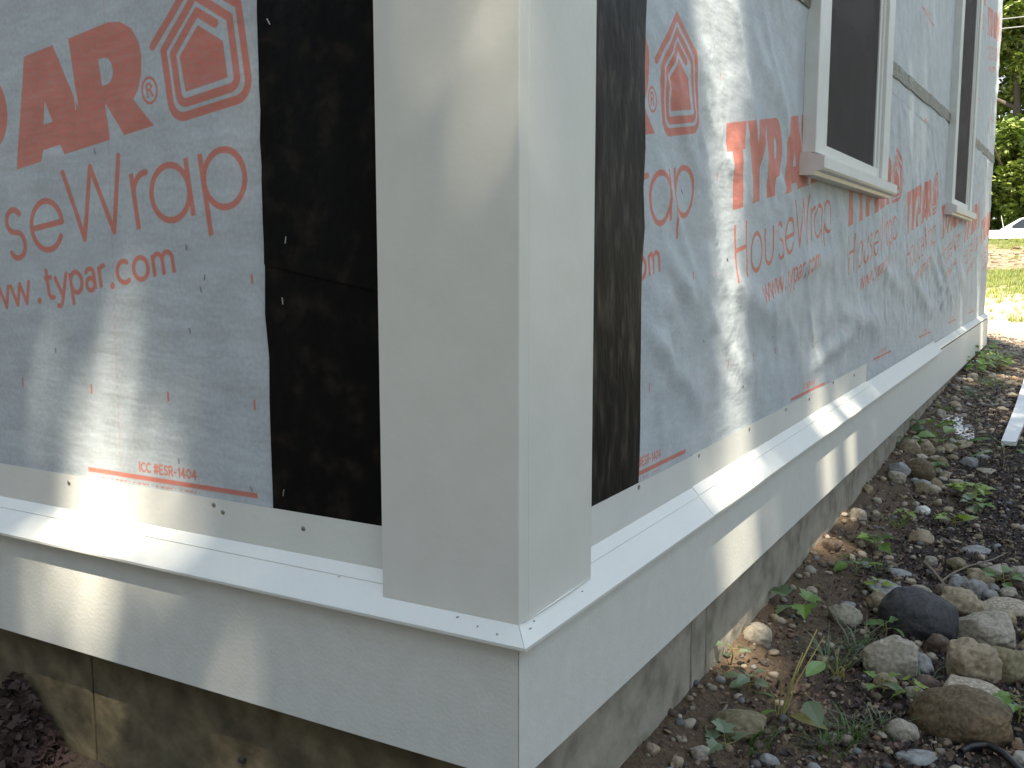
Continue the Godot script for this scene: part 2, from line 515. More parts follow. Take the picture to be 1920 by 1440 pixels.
func marks() -> void:
	# level marks: the rule with the report number, and the short upright ticks
	dash(ink(1.614, 0.11), ink(2.042, 0.11), 0.0042, true)
	var x := 1.757
	for ch in "ICC #ESR-1404":
		if SMALL.has(ch):
			var wide := 0.0
			for s in SMALL[ch]:
				dash(ink(x + s[0] * 0.0016, 0.122 + s[1] * 0.0016), ink(x + s[2] * 0.0016, 0.122 + s[3] * 0.0016), 0.0016)
				wide = maxf(wide, maxf(s[0], s[2]))
			x += wide * 0.0016 + 0.0042
		else:
			x += 0.006
	for k in 22: dash(ink(1.655 + k * 0.012, 0.0985), ink(1.659 + k * 0.012 + 0.004 * sin(k * 5.0), 0.0985), 0.0012)
	for k in 6:
		dash(ink(2.042 - 0.2033 * k, 0.254), ink(2.042 - 0.2033 * k, 0.272), 0.0021, true)
	for y in [0.461, 0.666, 0.872]: dash(ink(2.2, y), ink(2.2, y + 0.016), 0.0021, true)
	dash(ink(2.046, 0.461), ink(2.046, 0.477), 0.0021, true)
	# a stud line drawn faintly in pencil
	for k in 60: dash(ink(1.703 + 0.0004 * k, 0.07 + 0.018 * k), ink(1.703 + 0.0004 * k, 0.08 + 0.018 * k), 0.0004)

func wrap_material() -> StandardMaterial3D:
	cov.resize(NP * NP)
	letters()
	marks()
	var n := FastNoiseLite.new()
	n.seed = 41
	n.frequency = 0.012
	n.fractal_octaves = 5
	var g: Image = n.get_seamless_image(NP, NP)
	n.frequency = 0.11
	n.fractal_octaves = 3
	var f: Image = n.get_seamless_image(NP, NP)
	var gd := g.get_data()
	var fd := f.get_data()
	var out := PackedByteArray()
	out.resize(NP * NP * 3)
	for k in NP * NP:
		var s := 1.0 + (gd[k] - 128) * 0.00035 + (fd[k] - 128) * 0.0004
		var c: float = cov[k]
		if c > 0.0: c *= clampf(0.9 + (fd[k] - 128) * 0.0022, 0.5, 1.0)
		out[k * 3] = clampi(int(lerpf(186.0, 207.0, c) * s), 0, 255)
		out[k * 3 + 1] = clampi(int(lerpf(194.0, 121.0, c) * s), 0, 255)
		out[k * 3 + 2] = clampi(int(lerpf(199.0, 104.0, c) * s), 0, 255)
	var im := Image.create_from_data(NP, NP, false, Image.FORMAT_RGB8, out)
	im.generate_mipmaps()
	var m := StandardMaterial3D.new()
	m.albedo_texture = ImageTexture.create_from_image(im)
	m.roughness = 0.55
	m.normal_enabled = true
	var crease := relief(0.022, 7.0, 256, 4, 44)
	crease.height = 1024
	m.normal_texture = crease
	m.normal_scale = 0.16
	return m

# ---------------------------------------------------------------- the house
const HOUSE_X := -6.2    # far end of the front wall
const HOUSE_Z := -8.2    # far end of the side wall
const WALL := 0.036      # the sheathing lies this far behind the face of the boards

# a point of the side wall (s = 1, along -z) or of the front wall (s = 0, along -x): how far along, how far out, how high
func at(s: int, along: float, out: float, y: float) -> Vector3:
	return Vector3(out, Y0 + y, -along) if s == 1 else Vector3(-along, Y0 + y, out)

# a moulding of constant profile [out, y] between two distances; a0 < 0 means mitred at the corner
func moulding(s: int, profile: Array, a0: float, a1: float, dy0 := 0.0, dy1 := 0.0) -> ArrayMesh:
	var p := PackedVector3Array()
	var q := PackedVector3Array()
	for v in profile:
		p.append(at(s, -v[0] + 0.0007 if a0 < 0.0 else a0, v[0], v[1] + dy0))
		q.append(at(s, a1, v[0], v[1] + dy1))
	var st := start()
	loft(st, [p, q], false)
	var flat := PackedVector2Array()
	for v in profile: flat.append(Vector2(v[0], v[1]) * 100.0)
	for i in Geometry2D.triangulate_polygon(flat): st.add_vertex(p[i])
	for i in Geometry2D.triangulate_polygon(flat): st.add_vertex(q[i])
	return done(st)

# single long folds: from [u, y] to [u, y], height, half width
const FOLDS := [[0.50, 0.39, 0.67, 0.29, 0.007, 0.022], [0.67, 0.29, 0.86, 0.19, 0.005, 0.03], [0.60, 0.52, 0.86, 0.37, 0.007, 0.03], [1.08, 0.44, 1.5, 0.33, 0.008, 0.04], [1.0, 0.30, 1.25, 0.20, 0.004, 0.03],
	[1.8, 0.17, 2.5, 0.25, 0.009, 0.035], [1.6, 0.48, 2.2, 0.52, 0.006, 0.04], [2.2, 0.33, 3.1, 0.22, 0.008, 0.05], [2.9, 0.48, 3.6, 0.36, 0.008, 0.045], [3.7, 0.45, 4.6, 0.20, 0.009, 0.05], [4.4, 0.55, 5.2, 0.22, 0.010, 0.045],
	[4.8, 0.55, 5.6, 0.2, 0.010, 0.045], [3.2, 1.15, 3.4, 0.7, 0.007, 0.03], [4.1, 1.18, 4.2, 0.6, 0.008, 0.035], [5.6, 0.5, 6.6, 0.25, 0.009, 0.06], [1.15, 1.0, 1.5, 0.86, 0.005, 0.04], [0.62, 0.9, 0.8, 0.6, 0.003, 0.03], [1.3, 0.75, 1.55, 0.62, 0.004, 0.03]]

func wrinkle(u: float, y: float) -> float:
	var d := 0.004 * noise_a.get_noise_2d(u * 1.1 + y * 0.9, y * 1.6 - u * 0.3)
	# folds that sag between the staples
	var q := Vector2(u * 2.6 + y * 2.2, y * 2.3 - u * 1.5)
	var n1 := noise_a.get_noise_2d(q.x * 0.9 + 7.0, q.y * 0.35)
	var n2 := noise_a.get_noise_2d(u * 5.0 + 30.0, y * 1.0 - 3.0)
	d += 0.004 * pow(1.0 - minf(absf(n1) * 3.2, 1.0), 2.0) + 0.002 * n2
	var n3 := noise_b.get_noise_2d(u * 4.0, y * 9.0)
	d += 0.0008 * n3
	for f in FOLDS:
		if u < f[0] - 0.3 or u > f[2] + 0.3: continue
		var a := Vector2(f[0], f[1])
		var ab := Vector2(f[2], f[3]) - a
		var t := clampf((Vector2(u, y) - a).dot(ab) / ab.length_squared(), 0.0, 1.0)
		var dist: float = (Vector2(u, y) - a - ab * t).length() / (f[5] * (0.7 + 0.6 * t))
		d += f[4] * exp(-dist * dist) * (0.35 + 2.6 * t * (1.0 - t))
	# tight diagonal creases beyond the second print of the far half
	var g := exp(-pow((u - 5.0 + (y - 0.3) * -2.0) / 0.6, 2.0))
	d += 0.004 * g * sin((u - 1.9 * y) * 17.0 + 3.0 * n1)
	return d

func wrap_sheet(s: int, a0: float, a1: float, y0: float, y1: Callable, nu: int, nv: int, amount: float, lift: float, tex: Vector2) -> ArrayMesh:
	return sheet(nu, nv,
		func(i, j):
			var u := lerpf(a0, a1, float(i) / nu)
			var y := lerpf(y0, y1.call(u), float(j) / nv)
			var k := smoothstep(0.06, 0.3, y) * smoothstep(0.46, 0.62, u) * amount * 1.5 + (1.0 - smoothstep(0.46, 0.62, u)) * 0.0
			var out := -0.0325 + lift + clampf(wrinkle(u, y) * k, -0.0015, 0.016)
			if s == 0: out = -0.0325 + lift + 0.0009 * noise_b.get_noise_2d(u * 3.0, y * 14.0) * smoothstep(0.09, 0.2, y)
			return at(s, u, out, y),
		func(i, j):
			var u := lerpf(a0, a1, float(i) / nu)
			var y := lerpf(y0, y1.call(u), float(j) / nv)
			var w := u if s == 1 else 2.56 - u
			return Vector2((w - 0.94 + tex.x) / TILE, (1.2 - y + tex.y) / TILE))

func felt_sheet(s: int, a0: Callable, a1: float, y0: Callable, y1: float, lift: float) -> ArrayMesh:
	var nu := 24
	var nv := 70
	return sheet(nu, nv,
		func(i, j):
			var t := float(j) / nv
			var ya: float = lerpf(y0.call(a1), y1, t)
			var u := lerpf(a1, a0.call(ya), float(i) / nu)
			var y := lerpf(y0.call(u), y1, t)
			var e := smoothstep(0.25, 0.34, u) if a1 < 0.3 else 0.0
			var out := -0.0305 + lift + 0.003 * noise_a.get_noise_2d(u * 5.0 + s * 9.0, y * 3.0) + smoothstep(0.1, 0.2, y) * e * 0.006 * absf(noise_a.get_noise_2d(u * 3.0 + y * 2.0, y * 6.0 + 5.0))
			return at(s, u, clampf(out, -0.0312, -0.0285 if u < 0.25 else lerpf(-0.0302, -0.0225, smoothstep(0.1, 0.2, y))), y),
		func(i, j): return Vector2(float(i) / nu, float(j) / nv))

func tiny_box(called: String, parent: Node, pos: Vector3, size: Vector3, rot: Vector3, mat: Material) -> void:
	var o := part(called, M.unit, mat, parent)
	o.position = pos
	o.rotation = rot
	o.scale = size

func build_house() -> void:
	house = thing("house", "unfinished house corner in printed grey wrap with white corner board and concrete footing", "house", Vector3.ZERO)
	M.unit = box_mesh(Vector3.ONE * -0.5, Vector3.ONE * 0.5, 0.08)
	var top := 5.0
	part("wall", box_mesh(Vector3(HOUSE_X, Y0 - 0.2, HOUSE_Z), Vector3(-WALL, Y0 + top, -WALL), 0.002), M.dark, house)
	var rf := start()
	loft(rf, [PackedVector3Array([Vector3(HOUSE_X - 0.1, Y0 + top + 0.004, HOUSE_Z - 0.1), Vector3(0.02, Y0 + top + 0.004, HOUSE_Z - 0.1), Vector3(HOUSE_X * 0.5, Y0 + top + 1.8, HOUSE_Z - 0.1)]),
		PackedVector3Array([Vector3(HOUSE_X - 0.1, Y0 + top + 0.004, 0.02), Vector3(0.02, Y0 + top + 0.004, 0.02), Vector3(HOUSE_X * 0.5, Y0 + top + 1.8, 0.02)])])
	part("roof", done(rf), M.roof, house)

	# concrete: a core and panels parted by form joints
	var f := -0.047
	var core := part("foundation", box_mesh(Vector3(HOUSE_X, -0.6, HOUSE_Z + 0.03), Vector3(f - 0.008, Y0 - 0.2, f - 0.008), 0.002), M.concrete, house)
	var side := [0.047, 0.864, 0.962, 1.911, 2.60, 3.113, 3.826, 4.366, 5.395, 6.0, 7.0, 8.17]
	for k in side.size() - 1:
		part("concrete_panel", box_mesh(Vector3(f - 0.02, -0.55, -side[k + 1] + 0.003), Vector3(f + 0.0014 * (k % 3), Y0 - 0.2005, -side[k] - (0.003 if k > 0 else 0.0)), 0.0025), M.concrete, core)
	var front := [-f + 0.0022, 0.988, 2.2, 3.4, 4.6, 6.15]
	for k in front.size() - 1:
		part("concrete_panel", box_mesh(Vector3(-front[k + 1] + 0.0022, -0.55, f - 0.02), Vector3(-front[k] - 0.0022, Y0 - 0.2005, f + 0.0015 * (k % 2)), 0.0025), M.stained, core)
	# tie rod stub left in the front panel
	tiny_box("tie_rod", core, Vector3(-0.585, Y0 - 0.378, f + 0.004), Vector3(0.012, 0.008, 0.012), Vector3.ZERO, M.dark)

	# skirt boards, mitred at the corner
	var sk := [[-0.027, -0.24], [-0.001, -0.24], [0.0, -0.239], [0.0, -0.016], [-0.027, -0.016]]
	part("skirt_board", moulding(0, sk, -1.0, 3.6), M.skirt, house)
	part("skirt_board", moulding(0, sk, 3.602, -HOUSE_X), M.skirt, house)
	part("skirt_board", moulding(1, sk, -1.0, 4.88, 0.0, 0.008), M.skirt, house)
	part("skirt_board", moulding(1, sk, 4.882, -HOUSE_Z + 0.01, 0.008, 0.016), M.skirt, house)

	# sloping metal caps over the skirt
	var cap := [[-0.0285, 0.021], [0.0195, -0.0296], [0.0195, -0.0325], [0.0208, -0.0325], [0.0210, -0.0280], [-0.0285, 0.0242]]
	var c1 := part("drip_cap", moulding(0, cap, -1.0, 3.0), M.cap, house)
	part("drip_cap", moulding(0, cap, 3.002, -HOUSE_X), M.cap, house)
	var c2 := part("drip_cap", moulding(1, cap, -1.0, 0.80, -0.001, 0.0), M.cap, house)
	part("drip_cap", moulding(1, cap, 0.79, 4.74, 0.0012, 0.026), M.cap, house)
	var ledge := [[-0.03, 0.034], [0.0015, 0.010], [0.0025, 0.004], [0.001, 0.004], [-0.03, 0.030]]
	part("ledge_flashing", moulding(1, ledge, 4.70, -HOUSE_Z + 0.012, 0.0, 0.010), M.cap, house)
	# nails and cut marks on the caps by the corner
	for q in [[-0.062, 0.009, 0.006], [-0.098, 0.004, 0.009], [-0.028, 0.013, 0.006], [-0.33, -0.012, 0.004]]:
		tiny_box("nail", c1, Vector3(q[0], Y0 + 0.0242 - (q[1] + 0.0285) * 1.055 + 0.0004, q[1]), Vector3(q[2] * 0.7, 0.0012, 0.002), Vector3(PI / 4, q[0] * 20.0, 0), M.steel)
	for q in [[-0.018, 0.008, 0.007], [-0.036, 0.004, 0.006], [-0.19, 0.006, 0.005]]:
		tiny_box("nail", c2, Vector3(q[1], Y0 + 0.0242 - (q[1] + 0.0285) * 1.055 - 0.0004, q[0]), Vector3(0.002, 0.0012, q[2] * 0.7), Vector3(0, q[0] * 20.0, -PI / 4), M.steel)

	# flashing: an upright leg nailed to the wall and a short sloping foot on the cap
	var fl := [[-0.0296, 0.094], [-0.0285, 0.0945], [-0.0280, 0.0262], [-0.0130, 0.0098], [-0.0134, 0.0088], [-0.0296, 0.0252]]
	var f0 := part("flashing", moulding(0, fl, 0.15, 2.9), M.cap, house)
	part("flashing", moulding(0, fl, 2.89, -HOUSE_X, 0.001, 0.001), M.cap, house)
	part("flashing", moulding(1, fl, 0.15, 0.797), M.cap, house)
	var f1 := part("flashing", moulding(1, fl, 0.79, 1.745, 0.0018, 0.0078), M.cap, house)
	var f2 := part("flashing", moulding(1, fl, 1.735, 2.74, 0.0086, 0.0146), M.cap, house)
	for q in [[-0.998, 0.078], [-0.615, 0.083], [-0.594, 0.073], [-0.415, 0.069], [-1.62, 0.08], [-2.1, 0.078]]: nail(f0, at(0, -q[0], -0.0283, q[1]), Vector3(PI / 2, 0, 0))
	for q in [[0.498, 0.086], [0.83, 0.087], [1.2, 0.088], [1.55, 0.09]]: nail(f1, at(1, q[0], -0.0283, q[1]), Vector3(0, 0, PI / 2))
	for q in [[1.82, 0.082], [2.15, 0.096], [2.5, 0.085]]: nail(f2, at(1, q[0], -0.0277, q[1] + 0.004), Vector3(0, 0, PI / 2))

	# wrap, felt and tape
	var seam := func(u: float) -> float: return 1.235 + 0.026 * (u - 3.05) - 0.0016 * (u - 3.05) * (u - 3.05)
	var flat := func(_u: float) -> float: return top
	var w0 := part("house_wrap", wrap_sheet(0, 0.2, 6.15, 0.05, flat, 240, 240, 1.0, 0.0, Vector2.ZERO), M.wrap, house)
	var w1 := part("house_wrap", wrap_sheet(1, 0.2, 8.19, 0.035, func(u): return seam.call(u) + 0.01, 620, 120, 1.0, 0.0, Vector2.ZERO), M.wrap, house)
	part("house_wrap", wrap_sheet(1, 0.2, 8.19, 1.15, flat, 400, 160, 0.7, 0.0012, Vector2(0.5, 1.5)), M.wrap, house)
	part("seam_tape", sheet(260, 4,
		func(i, j):
			var u: float = 0.5 + 7.69 * i / 260.0
			var y: float = seam.call(u) - 0.026 + 0.054 * j / 4.0 + 0.003 * noise_a.get_noise_1d(u * 3.0)
			return at(1, u, -0.0325 + 0.006 + maxf(clampf(wrinkle(u, y), -0.0015, 0.016), 0.0) + 0.0012 * noise_b.get_noise_2d(u * 9.0, j * 2.0), y),
		func(i, j): return Vector2(i * 0.03, j * 0.25)), M.tape, house)
	var edge0 := func(y: float) -> float: return 0.481 + 0.007 * noise_a.get_noise_1d(y * 6.0) + 0.003 * noise_a.get_noise_1d(y * 14.0)
	var edge1 := func(y: float) -> float: return 0.502 + 0.006 * noise_a.get_noise_1d(y * 5.0 + 40.0) + 0.003 * noise_a.get_noise_1d(y * 13.0)
	var foot := func(_u: float) -> float: return 0.06
	var cut := func(u: float) -> float: return 0.492 - (0.48 - u) * 0.17
	part("felt_strip", felt_sheet(0, edge0, 0.1, foot, top, 0.0), M.felt, house)
	part("felt_strip", felt_sheet(0, func(y): return edge0.call(y) - 0.004, 0.1, cut, top, 0.0035), M.felt, house)
	part("felt_strip", felt_sheet(1, edge1, 0.1, foot, top, 0.0), M.felt_dust_sheen, house)
	for q in [[0.452, 0.86, 0.6], [0.43, 0.53, -0.2], [0.44, 0.435, 0.1], [0.45, 0.125, -0.2]]:
		tiny_box("staple", house, at(0, q[0], -0.0225, q[1]), Vector3(0.0016, 0.011, 0.0014), Vector3(0, 0, q[2]), M.staple)
	for q in [[0.88, 0.69, 0.3], [0.66, 0.52, 0.2], [0.63, 0.45, 0.2], [0.66, 0.38, 0.3], [0.7, 0.15, 0.0], [0.53, 0.12, 0.7], [0.62, 0.47, -0.3], [1.02, 0.33, 0.1]]:
		tiny_box("staple", w0, at(0, q[0], -0.0318, q[1]), Vector3(0.0014, 0.010, 0.0012), Vector3(0, 0, q[2]), M.steel)
	for q in [[0.7, 0.63], [1.0, 0.5], [1.3, 0.92], [0.85, 0.33], [1.4, 0.3], [1.7, 0.45], [2.3, 0.42], [1.15, 0.2], [1.9, 0.25], [2.6, 0.3], [3.3, 0.4]]:
		tiny_box("staple", w1, at(1, q[0], -0.0318 + clampf(wrinkle(q[0], q[1]) * smoothstep(0.06, 0.3, q[1]), -0.0015, 0.016), q[1]), Vector3(0.0012, 0.011, 0.0016), Vector3(q[0], 0, 0), M.steel)

	# corner boards: the front one laps the edge of the side one
	part("corner_board", box_mesh(Vector3(-0.236, Y0 - 0.0065, -0.027), Vector3(0, Y0 + top, 0), 0.0012), M.board, house)
	part("corner_board", box_mesh(Vector3(-0.027, Y0 - 0.0065, -0.236), Vector3(-0.0004, Y0 + top, -0.0276), 0.0009), M.board, house)
	# smeared caulk where the side board stands on the cap
	var ck := start()
	tube(ck, [at(1, 0.012, 0.002, -0.0045), at(1, 0.08, 0.0022, -0.0042), at(1, 0.15, 0.0016, -0.004), at(1, 0.232, 0.001, -0.0038)], [0.0008, 0.0017, 0.0022, 0.0008], 6)
	part("caulk_bead", done(ck), M.cap, house)

	window(1.64, 0.0)
	window(4.96, 0.024)

func nail(parent: Node, pos: Vector3, rot: Vector3) -> void:
	var o := part("nail", M.get_or_add("nail_mesh", nail_mesh()), M.steel, parent)
	o.position = pos
	o.rotation = rot

func nail_mesh() -> ArrayMesh:
	var st := start()
	tube(st, [Vector3(0, -0.001, 0), Vector3(0, 0.0006, 0), Vector3(0, 0.0013, 0)], [0.0044, 0.0044, 0.0026], 12)
	return done(st)

func window(a: float, dy: float) -> void:
	var w := Node3D.new()
	w.name = "window"
	house.add_child(w, true)
	var b := a + 1.17
	var lo := 0.79 + dy
	var hi := 2.24 + dy
	# casing boards
	for q in [[a, a + 0.13, lo, hi], [b - 0.12, b, lo, hi]]:
		part("casing", box_mesh(at(1, q[1], -0.034, q[2]), at(1, q[0], 0.005, q[3]), 0.002), M.trim, w)
	part("casing", box_mesh(at(1, b + 0.01, -0.034, hi + 0.0005), at(1, a - 0.01, 0.008, hi + 0.13), 0.002), M.trim, w)
	# frame in two steps
	for st_ in [[0.13, 0.165, -0.006, 0.12], [0.1652, 0.20, -0.012, 0.15]]:
		var i0: float = a + st_[0]
		var i1: float = b - st_[0] + 0.01
		var wd: float = st_[1] - st_[0]
		var st := start()
		box(st, at(1, i0 + wd, -0.034, lo), at(1, i0, st_[2], hi), 0.0015)
		box(st, at(1, i1, -0.034, lo), at(1, i1 - wd, st_[2], hi), 0.0015)
		box(st, at(1, i1 - wd - 0.0002, -0.034, lo + 0.0003), at(1, i0 + wd + 0.0002, st_[2] - 0.0004, lo + wd), 0.0015)
		box(st, at(1, i1 - wd - 0.0002, -0.034, hi - wd), at(1, i0 + wd + 0.0002, st_[2] - 0.0004, hi - 0.0003), 0.0015)
		part("sash" if st_[0] > 0.15 else "frame", done(st), M.vinyl, w)
	var s0 := a + 0.195
	var s1 := b - 0.18
	part("insect_screen", box_mesh(at(1, s1, -0.0180, lo + 0.03), at(1, s0, -0.0174, hi - 0.03), 0.0002), M.screen, w)
	part("pane", box_mesh(at(1, s1, -0.0265, lo + 0.03), at(1, s0, -0.0245, hi - 0.03), 0.0002), M.glass, w)
	part("curtain", sheet(60, 2, func(i, j): return at(1, lerpf(s0, s1, i / 60.0), -0.032 + 0.002 * sin(i * 0.9 + sin(i * 0.3)), lerpf(lo + 0.03, hi - 0.03, j / 2.0)), func(i, j): return Vector2(i, j)), M.curtain, w)
	# sloping sill with a stepped end
	var pr := [[-0.034, lo - 0.062], [0.008, lo - 0.062], [0.012, lo - 0.052], [0.030, lo - 0.050], [0.035, lo - 0.044], [0.034, lo - 0.014], [-0.004, lo - 0.002], [-0.034, lo - 0.002]]
	part("sill", moulding(1, pr, a - 0.025, b + 0.035), M.trim, w)
	# a drip of sealant under the sill end
	var d := start()
	tube(d, [at(1, a + 0.04, -0.02, lo - 0.06), at(1, a + 0.042, -0.021, lo - 0.07), at(1, a + 0.044, -0.024, lo - 0.082)], [0.006, 0.005, 0.002], 6)
	part("sealant_drip", done(d), M.white, w)

# ---------------------------------------------------------------- the ground
const ZP := [[8.0, -0.08], [0.0, -0.045], [-1.0, -0.045], [-2.6, -0.02], [-4.0, 0.05], [-8.0, 0.15], [-9.8, 0.23], [-12.8, 0.27], [-18.8, 0.38], [-24.8, 0.70], [-27.0, 1.0], [-30.0, 1.45], [-31.0, 1.5], [-39.0, 1.97], [-39.6, 1.97], [-41.5, 1.15], [-500.0, 1.15]]

func gy(x: float, z: float) -> float:
	var base := -0.08
	for k in ZP.size() - 1:
		if z <= ZP[k][0] and z >= ZP[k + 1][0]:
			base = lerpf(ZP[k][1], ZP[k + 1][1], (ZP[k][0] - z) / (ZP[k][0] - ZP[k + 1][0]))
	var n := clampf((z + 14.0) / 4.0, 0.0, 1.0)
	var bank := 0.045 * exp(-maxf(x + 0.04, 0.0) / 0.12) * clampf(-z / 0.3, 0.0, 1.0) if z < 0.0 else 0.0
	return base + (bank - 0.03 * clampf(x / 0.8, 0.0, 1.0)) * n

func bumps(x: float, z: float) -> float:
	var d := 4.0 if z < -12.0 and z > -30.0 else 1.0
	return d * (0.007 * noise_b.get_noise_2d(x * 3.0, z * 3.0) + 0.006 * noise_b.get_noise_2d(x * 11.0 + 40.0, z * 11.0))

func spaced(cuts: Array) -> PackedFloat32Array:
	var out := PackedFloat32Array([cuts[0][0]])
	for k in range(1, cuts.size()):
		var a: float = cuts[k - 1][0]
		var b: float = cuts[k][0]
		var n: int = cuts[k][1]
		for i in n: out.append(lerpf(a, b, float(i + 1) / n))
	return out

func ground_color(x: float, z: float) -> Color:
	var n := noise_b.get_noise_2d(x * 1.3, z * 1.3)
	var soil := Color(0.17, 0.118, 0.078)
	var mulch := Color(0.05, 0.036, 0.032)
	var c := soil.lerp(mulch, smoothstep(0.08, 0.34, x + 0.25 * n))
	if x < 0.0 and z > -0.2: c = mulch.lerp(soil, clampf(0.3 + n, 0.0, 0.5))
	if z < -4.0: c = c.lerp(Color(0.25, 0.21, 0.165), smoothstep(-4.5, -7.5, z + n))
	var sand := Color(0.75, 0.66, 0.5)
	var lawn := Color(0.20, 0.23, 0.06)
	var rubble := Color(0.42, 0.33, 0.23)
	c = c.lerp(sand, smoothstep(-8.6, -9.8, z + n * 0.8))
	c = c.lerp(lawn, smoothstep(-17.5, -19.5, z + n * 2.5))
	c = c.lerp(rubble, smoothstep(-24.2, -25.2, z + n * 2.0) * (1.0 - smoothstep(-28.2, -29.2, z + n * 2.0)))
	if z > 2.0: c = c.lerp(Color(0.34, 0.27, 0.17), smoothstep(2.0, 4.0, z + n))  # out-of-view front yard, tinted warm to bounce light onto the front wall
	if x > 2.5: c = c.lerp(Color(0.12, 0.13, 0.05), smoothstep(2.5, 5.0, x + n * 2.0))
	if x < -9.0: c = c.lerp(Color(0.10, 0.13, 0.04), smoothstep(-9.0, -12.0, x))
	return c

func build_ground() -> void:
	var xs := spaced([[-500, 0], [-60, 8], [-12, 12], [-2, 20], [-0.2, 30], [1.3, 72], [3, 24], [12, 18], [60, 12], [500, 8]])
	var zs := spaced([[500, 0], [40, 8], [6, 14], [0.6, 30], [-3.0, 170], [-8, 110], [-14, 60], [-42, 90], [-80, 20], [-500, 10]])
	var v := PackedVector3Array()
	var c := PackedColorArray()
	var ix := PackedInt32Array()
	for z in zs:
		for x in xs:
			v.append(Vector3(x, gy(x, z) + bumps(x, z), z))
			c.append(ground_color(x, z))
	var w := xs.size()
	for j in zs.size() - 1:
		for i in w - 1:
			var a := j * w + i
			ix.append_array([a, a + 1, a + w + 1, a, a + w + 1, a + w])
	structure("ground", indexed(v, ix, PackedVector2Array(), c), M.soil)
	var rd := sheet(60, 20, func(i, j):
		var x: float = -60.0 + 2.0 * i
		var z: float = -31.2 - 8.0 * j / 20.0
		return Vector3(x, gy(x, z) + 0.035, z), func(i, j): return Vector2(i, j))
	structure("road", rd, M.road)

# ---------------------------------------------------------------- trees
func sprig_mesh(n: int, leaf: float, spread: float, sd: int) -> ArrayMesh:
	var r := RandomNumberGenerator.new()
	r.seed = sd
	var st := start()
	st.set_smooth_group(-1)
	for k in n:
		var c := Vector3(r.randf_range(-1, 1), r.randf_range(-0.7, 0.7), r.randf_range(-1, 1)) * spread
		var d := Vector3(r.randfn(), r.randfn() * 0.5 - 0.2, r.randfn()).normalized()
		var s := d.cross(Vector3(r.randfn() * 0.4, 1, r.randfn() * 0.4)).normalized()
		var up := s.cross(d)
		var l := leaf * r.randf_range(0.7, 1.2)
		var a := c
		var b := c + d * l
		var m := c + d * l * 0.45 - up * l * 0.06
		var p := m + s * l * 0.33 + up * l * 0.1
		var q := m - s * l * 0.33 + up * l * 0.1
		for t in [a, p, m, p, b, m, a, m, q, m, b, q]: st.add_vertex(t)
	return done(st)

func crown(parent: Node, mesh: Mesh, spots: Array, colors: Array, mat: Material = null) -> void:
	var mm := MultiMesh.new()
	mm.transform_format = MultiMesh.TRANSFORM_3D
	mm.use_colors = true
	mm.mesh = mesh
	mm.instance_count = spots.size()
	for k in spots.size():
		var s := rng.randf_range(0.75, 1.25)
		var b := Basis.from_euler(Vector3(rng.randf_range(-0.5, 0.5), rng.randf() * TAU, rng.randf_range(-0.5, 0.5))).scaled(Vector3.ONE * s)
		mm.set_instance_transform(k, Transform3D(b, spots[k]))
		var a: Color = colors[0]
		mm.set_instance_color(k, a.lerp(colors[1], rng.randf()))
	var o := MultiMeshInstance3D.new()
	o.name = "crown"
	o.multimesh = mm
	o.material_override = mat if mat else M.leaf
	o.set_meta("kind", "stuff")
	parent.add_child(o, true)

func trunk_and_limbs(t: Node3D, h: float, r: float, reach: float, n: int, from := 0.35) -> void:
	var st := start()
	var pts := []
	var rad := []
	for k in 8:
		var f := k / 7.0
		pts.append(Vector3(0.25 * sin(f * 3.0 + h), h * f - 0.2, 0.2 * sin(f * 4.0)))
		rad.append(r * (1.25 if k == 0 else 1.0) * (1.0 - 0.8 * f))
	tube(st, pts, rad, 10)
	part("trunk", done(st), M.bark, t)
	for k in n:
		var f := lerpf(from, 0.92, float(k) / n)
		var a := k * 2.4 + h
		var base := Vector3(0.25 * sin(f * 3.0 + h), h * f - 0.2, 0.2 * sin(f * 4.0))
		var d := Vector3(cos(a), 0.45, sin(a)) * reach * (1.15 - f * 0.7)
		var l := start()
		tube(l, [base, base + d * 0.5, base + d + Vector3(0, 0.3, 0)], [r * 0.38, r * 0.24, r * 0.07], 6)
		part("limb", done(l), M.bark, t)

